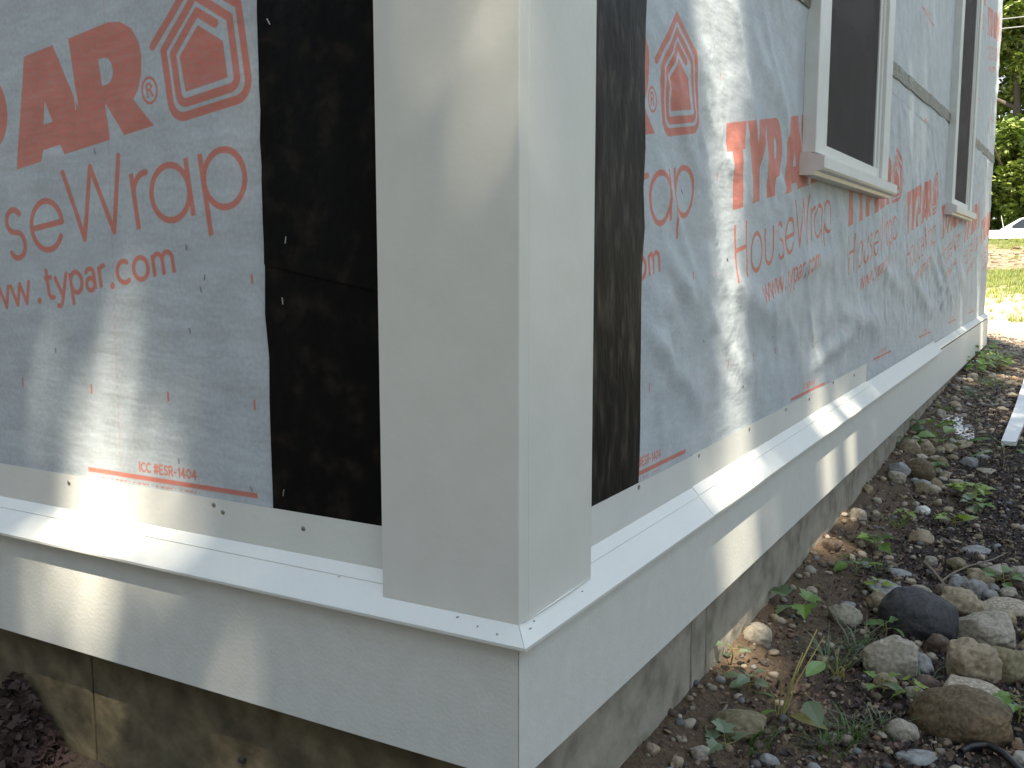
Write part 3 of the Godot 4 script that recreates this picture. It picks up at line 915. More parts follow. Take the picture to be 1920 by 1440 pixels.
# the gaps between the boughs through which sun reaches the house: [x, y, z, radius] to [x, y, z, radius], y from the foot of the corner board
const GAPS := [
	[-0.83, 0.25, -0.03, 0.0, -0.87, 0.08, -0.03, 0.115, 1.0], [-0.87, 0.03, -0.03, 0.165, -0.885, -0.12, 0.0, 0.12, 1.0], [-0.885, -0.2, 0, 0.04, -0.93, -0.45, -0.04, -0.03, 0.6],
	[-0.54, -0.02, 0, 0.02, -0.55, -0.24, 0, 0.03],
	[-0.20, 1.0, 0, 0.01, -0.22, 0.75, 0, -0.01, 0.8], [-0.03, 1.0, 0, 0.025, -0.07, 0.74, 0, 0.015, 0.72], [-0.07, 0.74, 0, 0.01, -0.15, 0.56, 0, -0.01, 0.72],
	[0, 0.98, -0.04, 0.0, 0, 0.65, -0.11, -0.01, 0.8],
	[-0.03, 1.2, -0.90, 0.16, -0.03, 0.76, -0.95, 0.13, 1.0], [-0.03, 0.72, -0.95, 0.06, -0.03, 0.6, -0.97, 0.02],
	[0, 0.0, -0.90, 0.055, 0, 0.0, -1.22, 0.07, 0.95], [0, -0.06, -1.0, 0.06, 0, -0.25, -0.97, 0.05],
	[-0.03, 0.26, -1.95, 0.03, -0.03, 0.1, -2.0, 0.08], [0, 0.02, -1.85, 0.09, 0, 0.02, -2.3, 0.09, 0.95], [0, -0.1, -1.96, 0.06, 0, -0.24, -1.95, 0.05],
	[0, -0.1, -2.74, 0.04, 0, -0.24, -2.72, 0.04], [-0.03, 0.5, -3.97, 0.05, -0.03, 0.12, -4.1, 0.04],
	[-0.04, -0.36, -1.13, 0.04, 0.06, -0.47, -1.08, 0.06, 0.95], [0.56, -0.36, -1.06, 0.03, 0.595, -0.40, -1.02, 0.045, 1.0],
	[-0.03, 1.6, -4.0, 0.06, -0.03, 0.9, -3.4, 0.05],
	[0.24, -0.38, -5.0, 0.05, 0.3, -0.38, -5.3, 0.06], [0, -0.05, -5.6, 0.1, 0, -0.05, -6.4, 0.12], [0.0, 0.0, -7.6, 0.2, -0.03, 1.2, -7.9, 0.15],
	[0.2, -0.4, -6.7, 0.1, 0.4, -0.4, -7.2, 0.12], [0.42, -0.36, -4.3, 0.03, 0.36, -0.36, -5.8, 0.05], [0.36, -0.36, -5.8, 0.07, 0.33, -0.36, -7.6, 0.09]]

func build_shade_trees() -> void:
	var s := SUN.normalized()
	var e1 := s.cross(Vector3.UP).normalized()
	var e2 := s.cross(e1)
	var flat := func(p: Vector3) -> Vector2: return Vector2(p.dot(e1), p.dot(e2))
	var segs := []
	for g in GAPS:
		segs.append([flat.call(Vector3(g[0], g[1] + Y0, g[2])), flat.call(Vector3(g[4], g[5] + Y0, g[6])), g[3], g[7], g[8] if g.size() > 8 else 0.72])
	var trees := [[Vector3(5.2, 0, 1.0), 15.6], [Vector3(4.4, 0, 7.2), 16.0], [Vector3(5.4, 0, -4.2), 15.2]]
	var spots := [[], [], []]
	var cell := 0.125
	for i in int(8.2 / cell):
		for j in int(15.6 / cell):
			for k in 3:
				var ground := Vector3(-3.4 + (i + rng.randf()) * cell, 0, 5.6 - (j + rng.randf()) * cell)
				if ground.x > 3.0 or ground.z > 3.6 or ground.x < (-2.7 if ground.z > -1.6 else -1.15): continue
				if ground.z < -8.9 + 0.5 * noise_a.get_noise_2d(ground.x * 0.6, 3.0): continue
				var p := ground + SUN * rng.randf_range(11.5, 14.8)
				var q: Vector2 = flat.call(p)
				var keep := true
				for g in segs:
					var ab: Vector2 = g[1] - g[0]
					var t := clampf((q - g[0]).dot(ab) / maxf(ab.length_squared(), 1e-6), 0.0, 1.0)
					if (q - g[0] - ab * t).length() < lerpf(g[2], g[3], t) + 0.055 and rng.randf() < g[4]:
						keep = false
						break
				if not keep: continue
				var best := 0
				for n in 3:
					if (trees[n][0] - p).length_squared() < (trees[best][0] - p).length_squared(): best = n
				spots[best].append(p)
	var m := sprig_mesh(10, 0.125, 0.085, 3)
	var labels := ["tall leafy shade tree standing out from the side wall", "tall leafy shade tree standing out from the house corner", "tall leafy shade tree out from the far end of the side wall"]
	for n in 3:
		var at0: Vector3 = trees[n][0]
		at0.y = gy(at0.x, at0.z)
		var t := thing("shade_tree", labels[n], "tree", at0, "shade trees beside the house")
		trunk_and_limbs(t, trees[n][1], 0.25, 2.8, 9, 0.70)
		var local := []
		for p: Vector3 in spots[n]: local.append(p - at0)
		crown(t, m, local, [Color(0.045, 0.085, 0.018), Color(0.085, 0.13, 0.03)], M.shade_leaf)

func leafy_tree(label: String, x: float, z: float, h: float, w: float, n: int, cols: Array, sd: int, drooping := false) -> void:
	var r := RandomNumberGenerator.new()
	r.seed = sd
	var base := Vector3(x, gy(x, z), z)
	var t := thing("conifer_tree" if drooping else "leafy_tree", label, "tree", base, "trees beyond the road")
	trunk_and_limbs(t, h * 0.92, h * 0.018, w * 0.55, 8, 0.2)
	var spots := []
	var lobes := []
	if drooping:
		for k in 90:
			var f := r.randf_range(0.04, 0.97)
			var a := r.randf() * TAU
			lobes.append([Vector3(cos(a), 0, sin(a)), f, w * 0.5 * (1.0 - f) + 0.25])
		for k in n:
			var lo: Array = lobes[r.randi() % lobes.size()]
			var d: float = pow(r.randf(), 0.6) * lo[2]
			spots.append(lo[0] * d + Vector3(r.randfn() * 0.16, h * lo[1] - d * 0.35 + d * d * 0.04 + r.randfn() * 0.10, r.randfn() * 0.16))
	else:
		for k in 34:
			var dir := Vector3(r.randfn(), r.randfn(), r.randfn()).normalized()
			var q := Vector3(dir.x * w * 0.42, h * 0.56 + dir.y * h * 0.40, dir.z * w * 0.42) * Vector3(1, 1, 1)
			lobes.append([q, r.randf_range(0.09, 0.17) * w])
		for k in n:
			var lo: Array = lobes[r.randi() % lobes.size()]
			var dir := Vector3(r.randfn(), r.randfn() * 0.7, r.randfn()).normalized()
			spots.append(lo[0] + dir * lo[1] * pow(r.randf(), 0.4))
	crown(t, M.far_sprig_long if drooping else M.far_sprig, spots, cols)

func build_backdrop() -> void:
	M.far_sprig = sprig_mesh(12, 0.26, 0.26, 8)
	M.far_sprig_long = sprig_mesh(14, 0.30, 0.20, 9)
	var light := [Color(0.13, 0.19, 0.03), Color(0.25, 0.29, 0.07)]
	var mid := [Color(0.09, 0.15, 0.03), Color(0.17, 0.23, 0.05)]
	var dark := [Color(0.03, 0.065, 0.025), Color(0.07, 0.12, 0.04)]
	leafy_tree("tall spruce with drooping boughs beyond the road, nearest the parked car", -2.2, -50.0, 15.6, 7.5, 8200, [Color(0.12, 0.18, 0.035), Color(0.26, 0.31, 0.07)], 1, true)
	leafy_tree("light green broadleaf tree beyond the road between two spruces", 0.6, -56.0, 15.0, 8.0, 6500, light, 2)
	leafy_tree("broad mid green tree hidden behind the house end", -8.5, -54.0, 14.0, 9.0, 3200, mid, 3)
	leafy_tree("slim dark spruce at the far side of the parked car", 5.4, -53.0, 16.0, 6.0, 3200, dark, 4, true)
	leafy_tree("tallest broadleaf tree in the row beyond the road", -4.6, -62.0, 17.5, 10.0, 6500, mid, 5)
	leafy_tree("wide broadleaf tree at the open end of the row", 11.5, -57.0, 13.0, 9.0, 2600, mid, 6)
	leafy_tree("small bright shrubby tree standing low beside the spruce trunk", -0.4, -47.5, 5.0, 4.0, 2400, light, 7)
	leafy_tree("unseen dense garden tree facing the front wall, set to dim its sky light", -3.8, 11.0, 10.5, 8.5, 6500, mid, 8)  # front trees out of view, sized and moved to block sky light
	leafy_tree("second unseen garden tree dimming the front wall, taller and wider", 3.2, 14.0, 12.0, 9.5, 6000, mid, 9)
	leafy_tree("unseen garden tree off the front corner, dimming the low sky", -11.0, 9.0, 9.5, 8.5, 5200, mid, 10)
	leafy_tree("added unseen tree past the shade trees, darkening the sky opposite the far window", 16.5, -13.0, 12.0, 9.5, 4500, mid, 13)  # side yard trees added out of view to darken the low sky
	leafy_tree("added unseen tree beside the road, darkening the low sky", 17.0, -24.0, 11.0, 9.5, 4000, mid, 14)
	leafy_tree("added unseen tree past the shade trees, darkening the sky opposite the first window", 18.0, -4.0, 10.0, 9.0, 4500, mid, 11)
	# utility wires and the poles that carry them
	for q in [[-30.0, 4.0], [26.0, 4.0]]:
		var base := Vector3(q[0], gy(q[0], -44.0), -44.0)
		var p := thing("utility_pole", "brown wooden utility pole behind the house roof" if q[0] < 0.0 else "brown wooden utility pole out past the row of trees", "pole", base, "utility poles along the road")
		var st := start()
		tube(st, [Vector3(0, -0.3, 0), Vector3(0, 13.0, 0)], [0.16, 0.11], 10)
		part("post", done(st), M.bark, p)
		part("crossarm", box_mesh(Vector3(-0.08, 11.8, -1.1), Vector3(0.08, 12.0, 1.1), 0.01), M.bark, p)
	var k := 0
	for y in [12.16, 10.45, 9.90]:
		var st := start()
		var pts := []
		var rad := []
		for i in 29:
			var f := i / 28.0
			pts.append(Vector3(lerpf(-30.0, 26.0, f), y + 0.3 * (2.0 * f - 1.0) * (2.0 * f - 1.0), -44.0 + 0.9 * (k - 1)))
			rad.append(0.022)
		tube(st, pts, rad, 5)
		single("utility_wire", done(st), M.wire, ["highest utility wire strung in front of the trees", "middle utility wire strung in front of the trees", "lowest utility wire strung in front of the trees"][k], "wire", "utility wires")
		k += 1
	car()

func car() -> void:
	var base := Vector3(-1.0, 1.15, -43.2)
	var t := thing("parked_car", "white car parked behind the crest of the road", "car", base)
	# side outline, front to the -x side, lofted across
	var body := [[-2.25, 0.30], [-2.30, 0.62], [-2.20, 0.80], [-1.15, 0.95], [1.55, 0.98], [2.2, 0.92], [2.28, 0.55], [2.2, 0.28]]
	var cabin := [[-1.15, 0.95], [-0.45, 1.40], [-0.2, 1.45], [0.75, 1.45], [1.05, 1.40], [1.75, 0.97]]
	var st := start()
	var rings := []
	for q in [[-0.84, 0.93], [-0.86, 1.0], [0.86, 1.0], [0.84, 0.93]]:
		var r := PackedVector3Array()
		for v in body: r.append(Vector3(v[0] * lerpf(0.98, 1.0, (q[1] - 0.93) / 0.07), v[1], q[0]))
		rings.append(r)
	loft(st, rings)
	part("body", done(st), M.car, t)
	st = start()
	rings = []
	for q in [[-0.62, 0.0], [0.62, 0.0]]:
		var r := PackedVector3Array()
		for v in cabin: r.append(Vector3(v[0], v[1] - 0.004, q[0] + signf(q[0]) * (1.45 - v[1]) * 0.36))
		rings.append(r)
	loft(st, rings)
	part("cabin", done(st), M.car, t)
	for sgn in [-1.0, 1.0]:
		for w in [[[-0.86, 1.0], [-0.38, 1.36], [0.2, 1.39], [0.2, 1.0]], [[0.28, 1.0], [0.28, 1.39], [0.78, 1.39], [1.35, 1.0]]]:
			var g := start()
			var a := PackedVector3Array()
			var b := PackedVector3Array()
			for v in w:
				var z: float = sgn * (0.62 + (1.45 - v[1]) * 0.36)
				a.append(Vector3(v[0], v[1], z - sgn * 0.01))
				b.append(Vector3(v[0], v[1], z + sgn * 0.006))
			loft(g, [a, b])
			part("side_window", done(g), M.carglass, t)
		for x in [-1.4, 1.35]:
			var g := start()
			tube(g, [Vector3(x, 0.32, sgn * 0.66), Vector3(x, 0.32, sgn * 0.875)], [0.32, 0.32], 18)
			var wh := part("wheel", done(g), M.rubber, t)
			g = start()
			tube(g, [Vector3(x, 0.32, sgn * 0.87), Vector3(x, 0.32, sgn * 0.885)], [0.2, 0.18], 14)
			part("rim", done(g), M.steel, wh)
		part("mirror", box_mesh(Vector3(-0.85, 0.98, sgn * 0.98 - 0.09), Vector3(-0.70, 1.10, sgn * 0.98 + 0.09), 0.02), M.car, t)
	for q in [[-1.12, -0.50, "windshield"], [1.70, 1.10, "rear_window"]]:
		var g := start()
		var y0 := 0.99
		var y1 := 1.37
		var n := Vector3(-0.02 if q[0] < 0.0 else 0.02, 0.014, 0)
		var a := PackedVector3Array([Vector3(q[0], y0, -0.72), Vector3(q[1], y1, -0.6), Vector3(q[1], y1, 0.6), Vector3(q[0], y0, 0.72)])
		var b := PackedVector3Array()
		for p in a: b.append(p + n)
		loft(g, [a, b])
		part(q[2], done(g), M.carglass, t)
	var an := start()
	tube(an, [Vector3(-1.0, 0.95, 0.7), Vector3(-1.12, 1.5, 0.72)], [0.012, 0.006], 5)
	part("antenna", done(an), M.car, t)

# ---------------------------------------------------------------- stones
func build_stones() -> void:
	var k := 0
	for s in STONES:
		var p := Vector3(s[0], 0, s[2])
		p.y = gy(p.x, p.z) + s[4] * 0.5
		var round_one: bool = s[6] == 0 or s[6] == 2
		var o := single("cobble", stone_mesh(100 + k * 7, Vector3(s[3] * 1.05, s[4] * 1.2, s[5] * 1.05), 4 if s[3] > 0.045 else 3, 1 if round_one else 5, 0.06 if round_one else 0.11), M.stones[s[6]], s[7], "stone", "cobbles beside the footing")
		o.position = p
		var d := p - cam_pos
		o.rotation = Vector3(rng.randf_range(-0.12, 0.12), atan2(-d.x, -d.z) + rng.randf_range(-0.2, 0.2), rng.randf_range(-0.2, 0.2))
		if "slant" in s[7]: o.rotation.y -= 0.7
		k += 1
	# more cobbles filling the gaps of the two piles
	var placed := []
	for s in STONES: placed.append(Vector3(s[0], s[2], s[3]))
	var tries := 0
	var more := 0
	while more < 46 and tries < 6000:
		tries += 1
		var near := more < 32
		var x := rng.randf_range(0.3, 0.68) if near else rng.randf_range(0.02, 0.2)
		var z := rng.randf_range(-0.95, -2.3) if near else rng.randf_range(-3.1, -4.0)
		var r := rng.randf_range(0.018, 0.04) if near else rng.randf_range(0.02, 0.045)
		var ok := true
		for q in placed:
			if Vector2(x - q.x, z - q.y).length() < (q.z + r) * 0.80: ok = false
		if not ok or x < r: continue
		placed.append(Vector3(x, z, r))
		var size := Vector3(r, r * rng.randf_range(0.55, 0.85), r * rng.randf_range(0.7, 0.95))
		var o := single("cobble", stone_mesh(600 + more, size, 3, 5, 0.1), M.stones[[1, 3, 5, 6, 1, 3, 4][rng.randi() % 7]], "medium grey brown cobble filling a gap in the near pile" if near else "medium grey brown cobble filling a gap in the far cluster", "stone", "cobbles filling the near pile" if near else "cobbles filling the far cluster")
		o.position = Vector3(x, gy(x, z) + size.y * 0.4, z)
		o.rotation.y = rng.randf() * TAU
		more += 1
	# small stones one can still count
	var shapes := []
	for n in 8: shapes.append(stone_mesh(900 + n, Vector3(1.0, 0.62, 0.8), 1, 5, 0.12))
	var made := 0
	while made < 235:
		var z := -0.35 - pow(rng.randf(), 1.5) * 7.0
		var x := -0.03 + 0.68 * pow(rng.randf(), 1.2)
		var clear := true
		var size := rng.randf_range(0.009, 0.017) * (1.0 + 0.10 * -z)
		for s in STONES:
			if Vector2(x - s[0], z - s[2]).length() < s[3] * 0.95 + size: clear = false
		if not clear or x < -0.045 + size: continue
		var tone: int = [1, 3, 5, 6, 3, 5, 1, 7, 2, 3, 3, 6, 1, 4, 1, 5][rng.randi() % 16]
		var looks := ["", "pale grey brown", "golden brown", "tan", "olive brown", "speckled cream", "blue grey", "dark brown", "white"]
		var spot: String = "on the bank against the concrete" if x < 0.09 else "on the path towards the house end" if z < -4.2 else "among the weeds between the far and near piles" if z < -2.3 else "on the soil around the near cobble pile"
		var o := single("pebble", shapes[made % 8], M.stones[tone], "small %s pebble lying loose %s" % [looks[tone], spot], "pebble", "small pebbles on the soil")
		o.position = Vector3(x, gy(x, z) + bumps(x, z) + size * 0.25, z)
		o.scale = Vector3(size, size * rng.randf_range(0.7, 1.1), size * rng.randf_range(0.7, 1.3))
		o.rotation = Vector3(rng.randf_range(-0.3, 0.3), rng.randf() * TAU, rng.randf_range(-0.3, 0.3))
		made += 1

# ---------------------------------------------------------------- plants
func leaf_mesh(kind: int) -> ArrayMesh:
	# a unit leaf along +z, folded at the midrib: 0 oval, 1 maple lobed, 2 long
	var half: Array = [
		[[0, 0], [0.16, 0.1], [0.31, 0.3], [0.34, 0.5], [0.26, 0.74], [0.1, 0.93], [0, 1]],
		[[0, 0], [0.18, 0.02], [0.40, 0.0], [0.30, 0.16], [0.54, 0.36], [0.40, 0.42], [0.40, 0.52], [0.20, 0.55], [0.24, 0.74], [0.12, 0.78], [0, 1]],
		[[0, 0], [0.05, 0.12], [0.10, 0.35], [0.10, 0.6], [0.05, 0.85], [0, 1]]][kind]
	var st := start()
	st.set_smooth_group(-1)
	for sgn in [-1.0, 1.0]:
		for i in half.size() - 1:
			var p: Array = half[i]
			var q: Array = half[i + 1]
			var drop := func(v: Array, x: float) -> Vector3: return Vector3(x * sgn, 0.28 * absf(x) - 0.32 * v[1] * v[1] + 0.1 * v[1], v[1])
			var a: Vector3 = drop.call(p, 0.0)
			var b: Vector3 = drop.call(p, p[0])
			var c: Vector3 = drop.call(q, q[0])
			var d: Vector3 = drop.call(q, 0.0)
			for t in [a, b, c, a, c, d]: st.add_vertex(t)
	return done(st)

func weed(label: String, x: float, z: float, h: float, n: int, size: float, kind: int, mat: int, lean := Vector3.ZERO) -> void:
	size *= 1.05
	n += 1
	var p := Vector3(x, gy(x, z) - 0.004, z)
	var t := thing("weed", label, "plant", p, "weeds beside the footing")
	if M.get("leaves") == null: M.leaves = [leaf_mesh(0), leaf_mesh(1), leaf_mesh(2)]
	var st := start()
	var tip := Vector3(0, h, 0) + lean
	tube(st, [Vector3.ZERO, tip * 0.5 + Vector3(0.004, 0, 0.003), tip], [0.0022, 0.0018, 0.001], 5)
	part("stem", done(st), M.greens[4], t)
	for k in n:
		var f := lerpf(0.35, 1.0, float(k + 1) / n)
		var a := k * 2.4 + x * 40.0
		var base := tip * f
		var out := Vector3(cos(a), 0.35, sin(a)) * size * 0.5
		var pt := start()
		tube(pt, [base, base + out], [0.0012, 0.0008], 4)
		part("leaf_stalk", done(pt), M.greens[4], t)
		var l := part("leaf", M.leaves[kind], M.greens[mat if k % 3 else (mat + 5) % 6 if mat == 0 else mat], t)
		l.position = base + out
		l.scale = Vector3.ONE * size * rng.randf_range(0.75, 1.2)
		l.rotation = Vector3(rng.randf_range(-0.5, 0.25), PI / 2 - a + rng.randf_range(-0.4, 0.4), rng.randf_range(-0.4, 0.4))

func tuft(label: String, x: float, z: float, n: int, h: float, spread: float, mat: int, flop := 0.6) -> void:
	var st := start()
	st.set_smooth_group(0)
	for k in n:
		var a := rng.randf() * TAU
		var b := Vector3(cos(a), 0, sin(a)) * spread * rng.randf()
		var d := Vector3(cos(a + rng.randfn() * 0.7), 0, sin(a + rng.randfn() * 0.7))
		var l := h * rng.randf_range(0.5, 1.2)
		var w := rng.randf_range(0.0013, 0.0026)
		var s := Vector3(-d.z, 0, d.x)
		var last := []
		for i in 6:
			var f := i / 5.0
			var bend := flop * rng.randf_range(0.8, 1.2)
			var c := b + d * l * (0.2 * f + bend * f * f) + Vector3(0, l * (f - bend * 0.62 * f * f) - 0.005, 0)
			var e := [c - s * w * (1.0 - f * 0.92), c + s * w * (1.0 - f * 0.92)]
			if i > 0: quad(st, last[0], last[1], e[1], e[0])
			last = e
	var o := single("grass_tuft", done(st), M.greens[mat], label, "grass", "grass tufts among the stones")
	o.position = Vector3(x, gy(x, z), z)

func build_plants() -> void:
	weed("young seedling with round sunlit leaves growing against the concrete", -0.018, -1.07, 0.055, 4, 0.034, 0, 3, Vector3(0.01, 0, 0.03))
	weed("dusty grey green weed in the sunlit soil by the seedling", 0.05, -0.985, 0.035, 5, 0.036, 0, 3)
	weed("broad bright green leaf sprouting from the bare bank", 0.062, -1.50, 0.05, 3, 0.062, 1, 0, Vector3(-0.02, 0, 0.02))
	weed("leafy green weed below the upright oval cobble", 0.115, -2.22, 0.05, 7, 0.05, 1, 0)
	weed("drooping green weed at the foot of the dark brown cobble", 0.103, -1.95, 0.045, 5, 0.05, 0, 0)
	weed("small lobed weed beside the long flat slab", 0.185, -1.83, 0.035, 4, 0.032, 1, 2)
	weed("patch of maple leaved weed below the far cobble cluster", 0.327, -3.12, 0.045, 9, 0.062, 1, 2)
	weed("low maple leaved weed next to the flat pinkish stone", 0.36, -2.98, 0.03, 6, 0.05, 1, 0)
	weed("yellow green star leaved weed alone on the mulch", 0.308, -2.73, 0.03, 4, 0.058, 1, 2)
	weed("little bright weed near the thin stick", 0.137, -2.69, 0.03, 6, 0.034, 0, 2)
	weed("broad leaved weed beyond the far cobble cluster", 0.06, -4.13, 0.06, 5, 0.085, 1, 0)
	weed("broad leaved weed behind the tan twin cobbles", 0.135, -3.90, 0.06, 5, 0.08, 0, 0)
	weed("dark green weed between the far cluster and the concrete", 0.0, -3.72, 0.05, 5, 0.05, 0, 1)
	weed("tall long leaved weed at the end of the white board", 0.407, -3.70, 0.12, 10, 0.10, 2, 1)
	weed("green weed sprawling before the far cobble cluster", 0.129, -3.42, 0.04, 6, 0.05, 0, 1)
	weed("weed with pale leaves in front of the crack lined cobble", 0.312, -1.165, 0.04, 5, 0.036, 1, 0)
	weed("single yellow green sprig by the golden brown boulder", 0.381, -1.16, 0.05, 3, 0.034, 1, 2)
	weed("bright green weed at the outer end of the golden brown boulder", 0.592, -1.19, 0.06, 7, 0.038, 1, 0)
	weed("dark weed between the brown rounded cobble and the pile", 0.505, -2.11, 0.05, 6, 0.045, 0, 1)
	weed("low dark weed touching the dark boulder", 0.262, -1.51, 0.05, 4, 0.035, 0, 1)
	weed("flat grey leaved weed near the egg shaped stone", 0.085, -0.70, 0.02, 3, 0.042, 1, 3)
	weed("leafy weed at the footing near the house end", 0.06, -6.5, 0.12, 12, 0.09, 0, 0)
	weed("bushy weed at the footing by the last concrete panel", 0.05, -7.2, 0.14, 12, 0.10, 0, 0)
	weed("spreading weed on the path by the cream stone", 0.16, -6.9, 0.10, 12, 0.09, 0, 2)
	# a tall yellowing stalk with a dark strap leaf
	var t := thing("weed", "tall yellowing grass stalk with a dark strap leaf", "plant", Vector3(0.144, gy(0.144, -0.9) - 0.004, -0.9), "weeds beside the footing")
	for q in [[0.05, 0.185, -0.10, 0.0026], [0.035, 0.15, -0.04, 0.0022], [0.0, 0.12, 0.0, 0.002], [0.06, 0.16, -0.13, 0.002], [-0.03, 0.1, 0.02, 0.0016]]:
		var st := start()
		tube(st, [Vector3(rng.randf_range(-0.006, 0.006), 0, 0), Vector3(q[0] * 0.4, q[1] * 0.5, q[2] * 0.35), Vector3(q[0], q[1], q[2])], [q[3], q[3] * 0.9, q[3] * 0.4], 5)
		part("stalk", done(st), M.greens[4], t)
	for q in [[0.045, 0.10, -0.03, 2.9, 0.10, 1], [0.055, 0.055, -0.01, 0.4, 0.12, 3], [0.0, 0.03, 0.01, -0.5, 0.07, 0], [0.02, 0.02, 0.0, 1.2, 0.09, 4], [-0.01, 0.05, 0.0, -1.8, 0.05, 0]]:
		var l := part("leaf", M.leaves[2], M.greens[q[5]], t)
		l.position = Vector3(q[0], q[1], q[2])
		l.scale = Vector3(q[4] * 1.6, q[4], q[4])
		l.rotation = Vector3(-0.2, q[3], 0.3)
	for q in [[0.178, -1.26, 46, 0.11, 0.05, 5, "long bladed grass tuft between the stalk and the crack lined cobble"], [0.215, -1.40, 34, 0.10, 0.045, 5, "grass tuft spilling before the small pale brown cobble"], [0.20, -1.20, 16, 0.09, 0.03, 4, "straw coloured grass tuft by the crack lined cobble"],
		[0.293, -0.93, 60, 0.06, 0.07, 1, "low grass tuft in front of the grey pointed cobble"], [0.335, -0.99, 40, 0.05, 0.05, 5, "thin grass tuft beside the grey pointed cobble"], [0.25, -0.84, 40, 0.06, 0.06, 1, "thin grass tuft beside the dark grey sunk stone"],
		[0.12, -0.74, 24, 0.06, 0.05, 1, "sparse grass tuft near the egg shaped stone"], [0.15, -2.05, 20, 0.07, 0.04, 5, "fine grass tuft among the leafy green weeds"], [0.11, -2.6, 24, 0.05, 0.05, 0, "short bright grass tuft below the upright oval cobble"],
		[0.18, -6.2, 70, 0.09, 0.14, 0, "pale grass tuft on the path past the plaster crumbs"], [0.1, -5.6, 70, 0.09, 0.14, 5, "grass tuft along the footing past the plaster crumbs"], [0.14, -7.6, 90, 0.13, 0.16, 0, "thick grass tuft at the house end"], [0.03, -4.9, 30, 0.08, 0.05, 0, "grass tuft against the concrete by the plaster crumbs"],
		[0.47, -1.9, 20, 0.05, 0.04, 0, "small grass tuft wedged between cobbles of the pile"], [0.38, -1.30, 20, 0.06, 0.03, 5, "grass blades in the gap beside the crack lined cobble"]]:
		tuft(q[6], q[0], q[1], q[2], q[3], q[4], q[5])

func scatter(called: String, label: String, category: String, mesh: Mesh, mat: Material, spots: Array) -> void:
	var mm := MultiMesh.new()
	mm.transform_format = MultiMesh.TRANSFORM_3D
	mm.use_colors = true
	mm.mesh = mesh
	mm.instance_count = spots.size()
	for k in spots.size():
		mm.set_instance_transform(k, spots[k][0])
		mm.set_instance_color(k, spots[k][1])
	var o := MultiMeshInstance3D.new()
	o.name = numbered(called)
	o.multimesh = mm
	o.material_override = mat
	add_child(o)
	tag(o, label, category, "", "stuff")

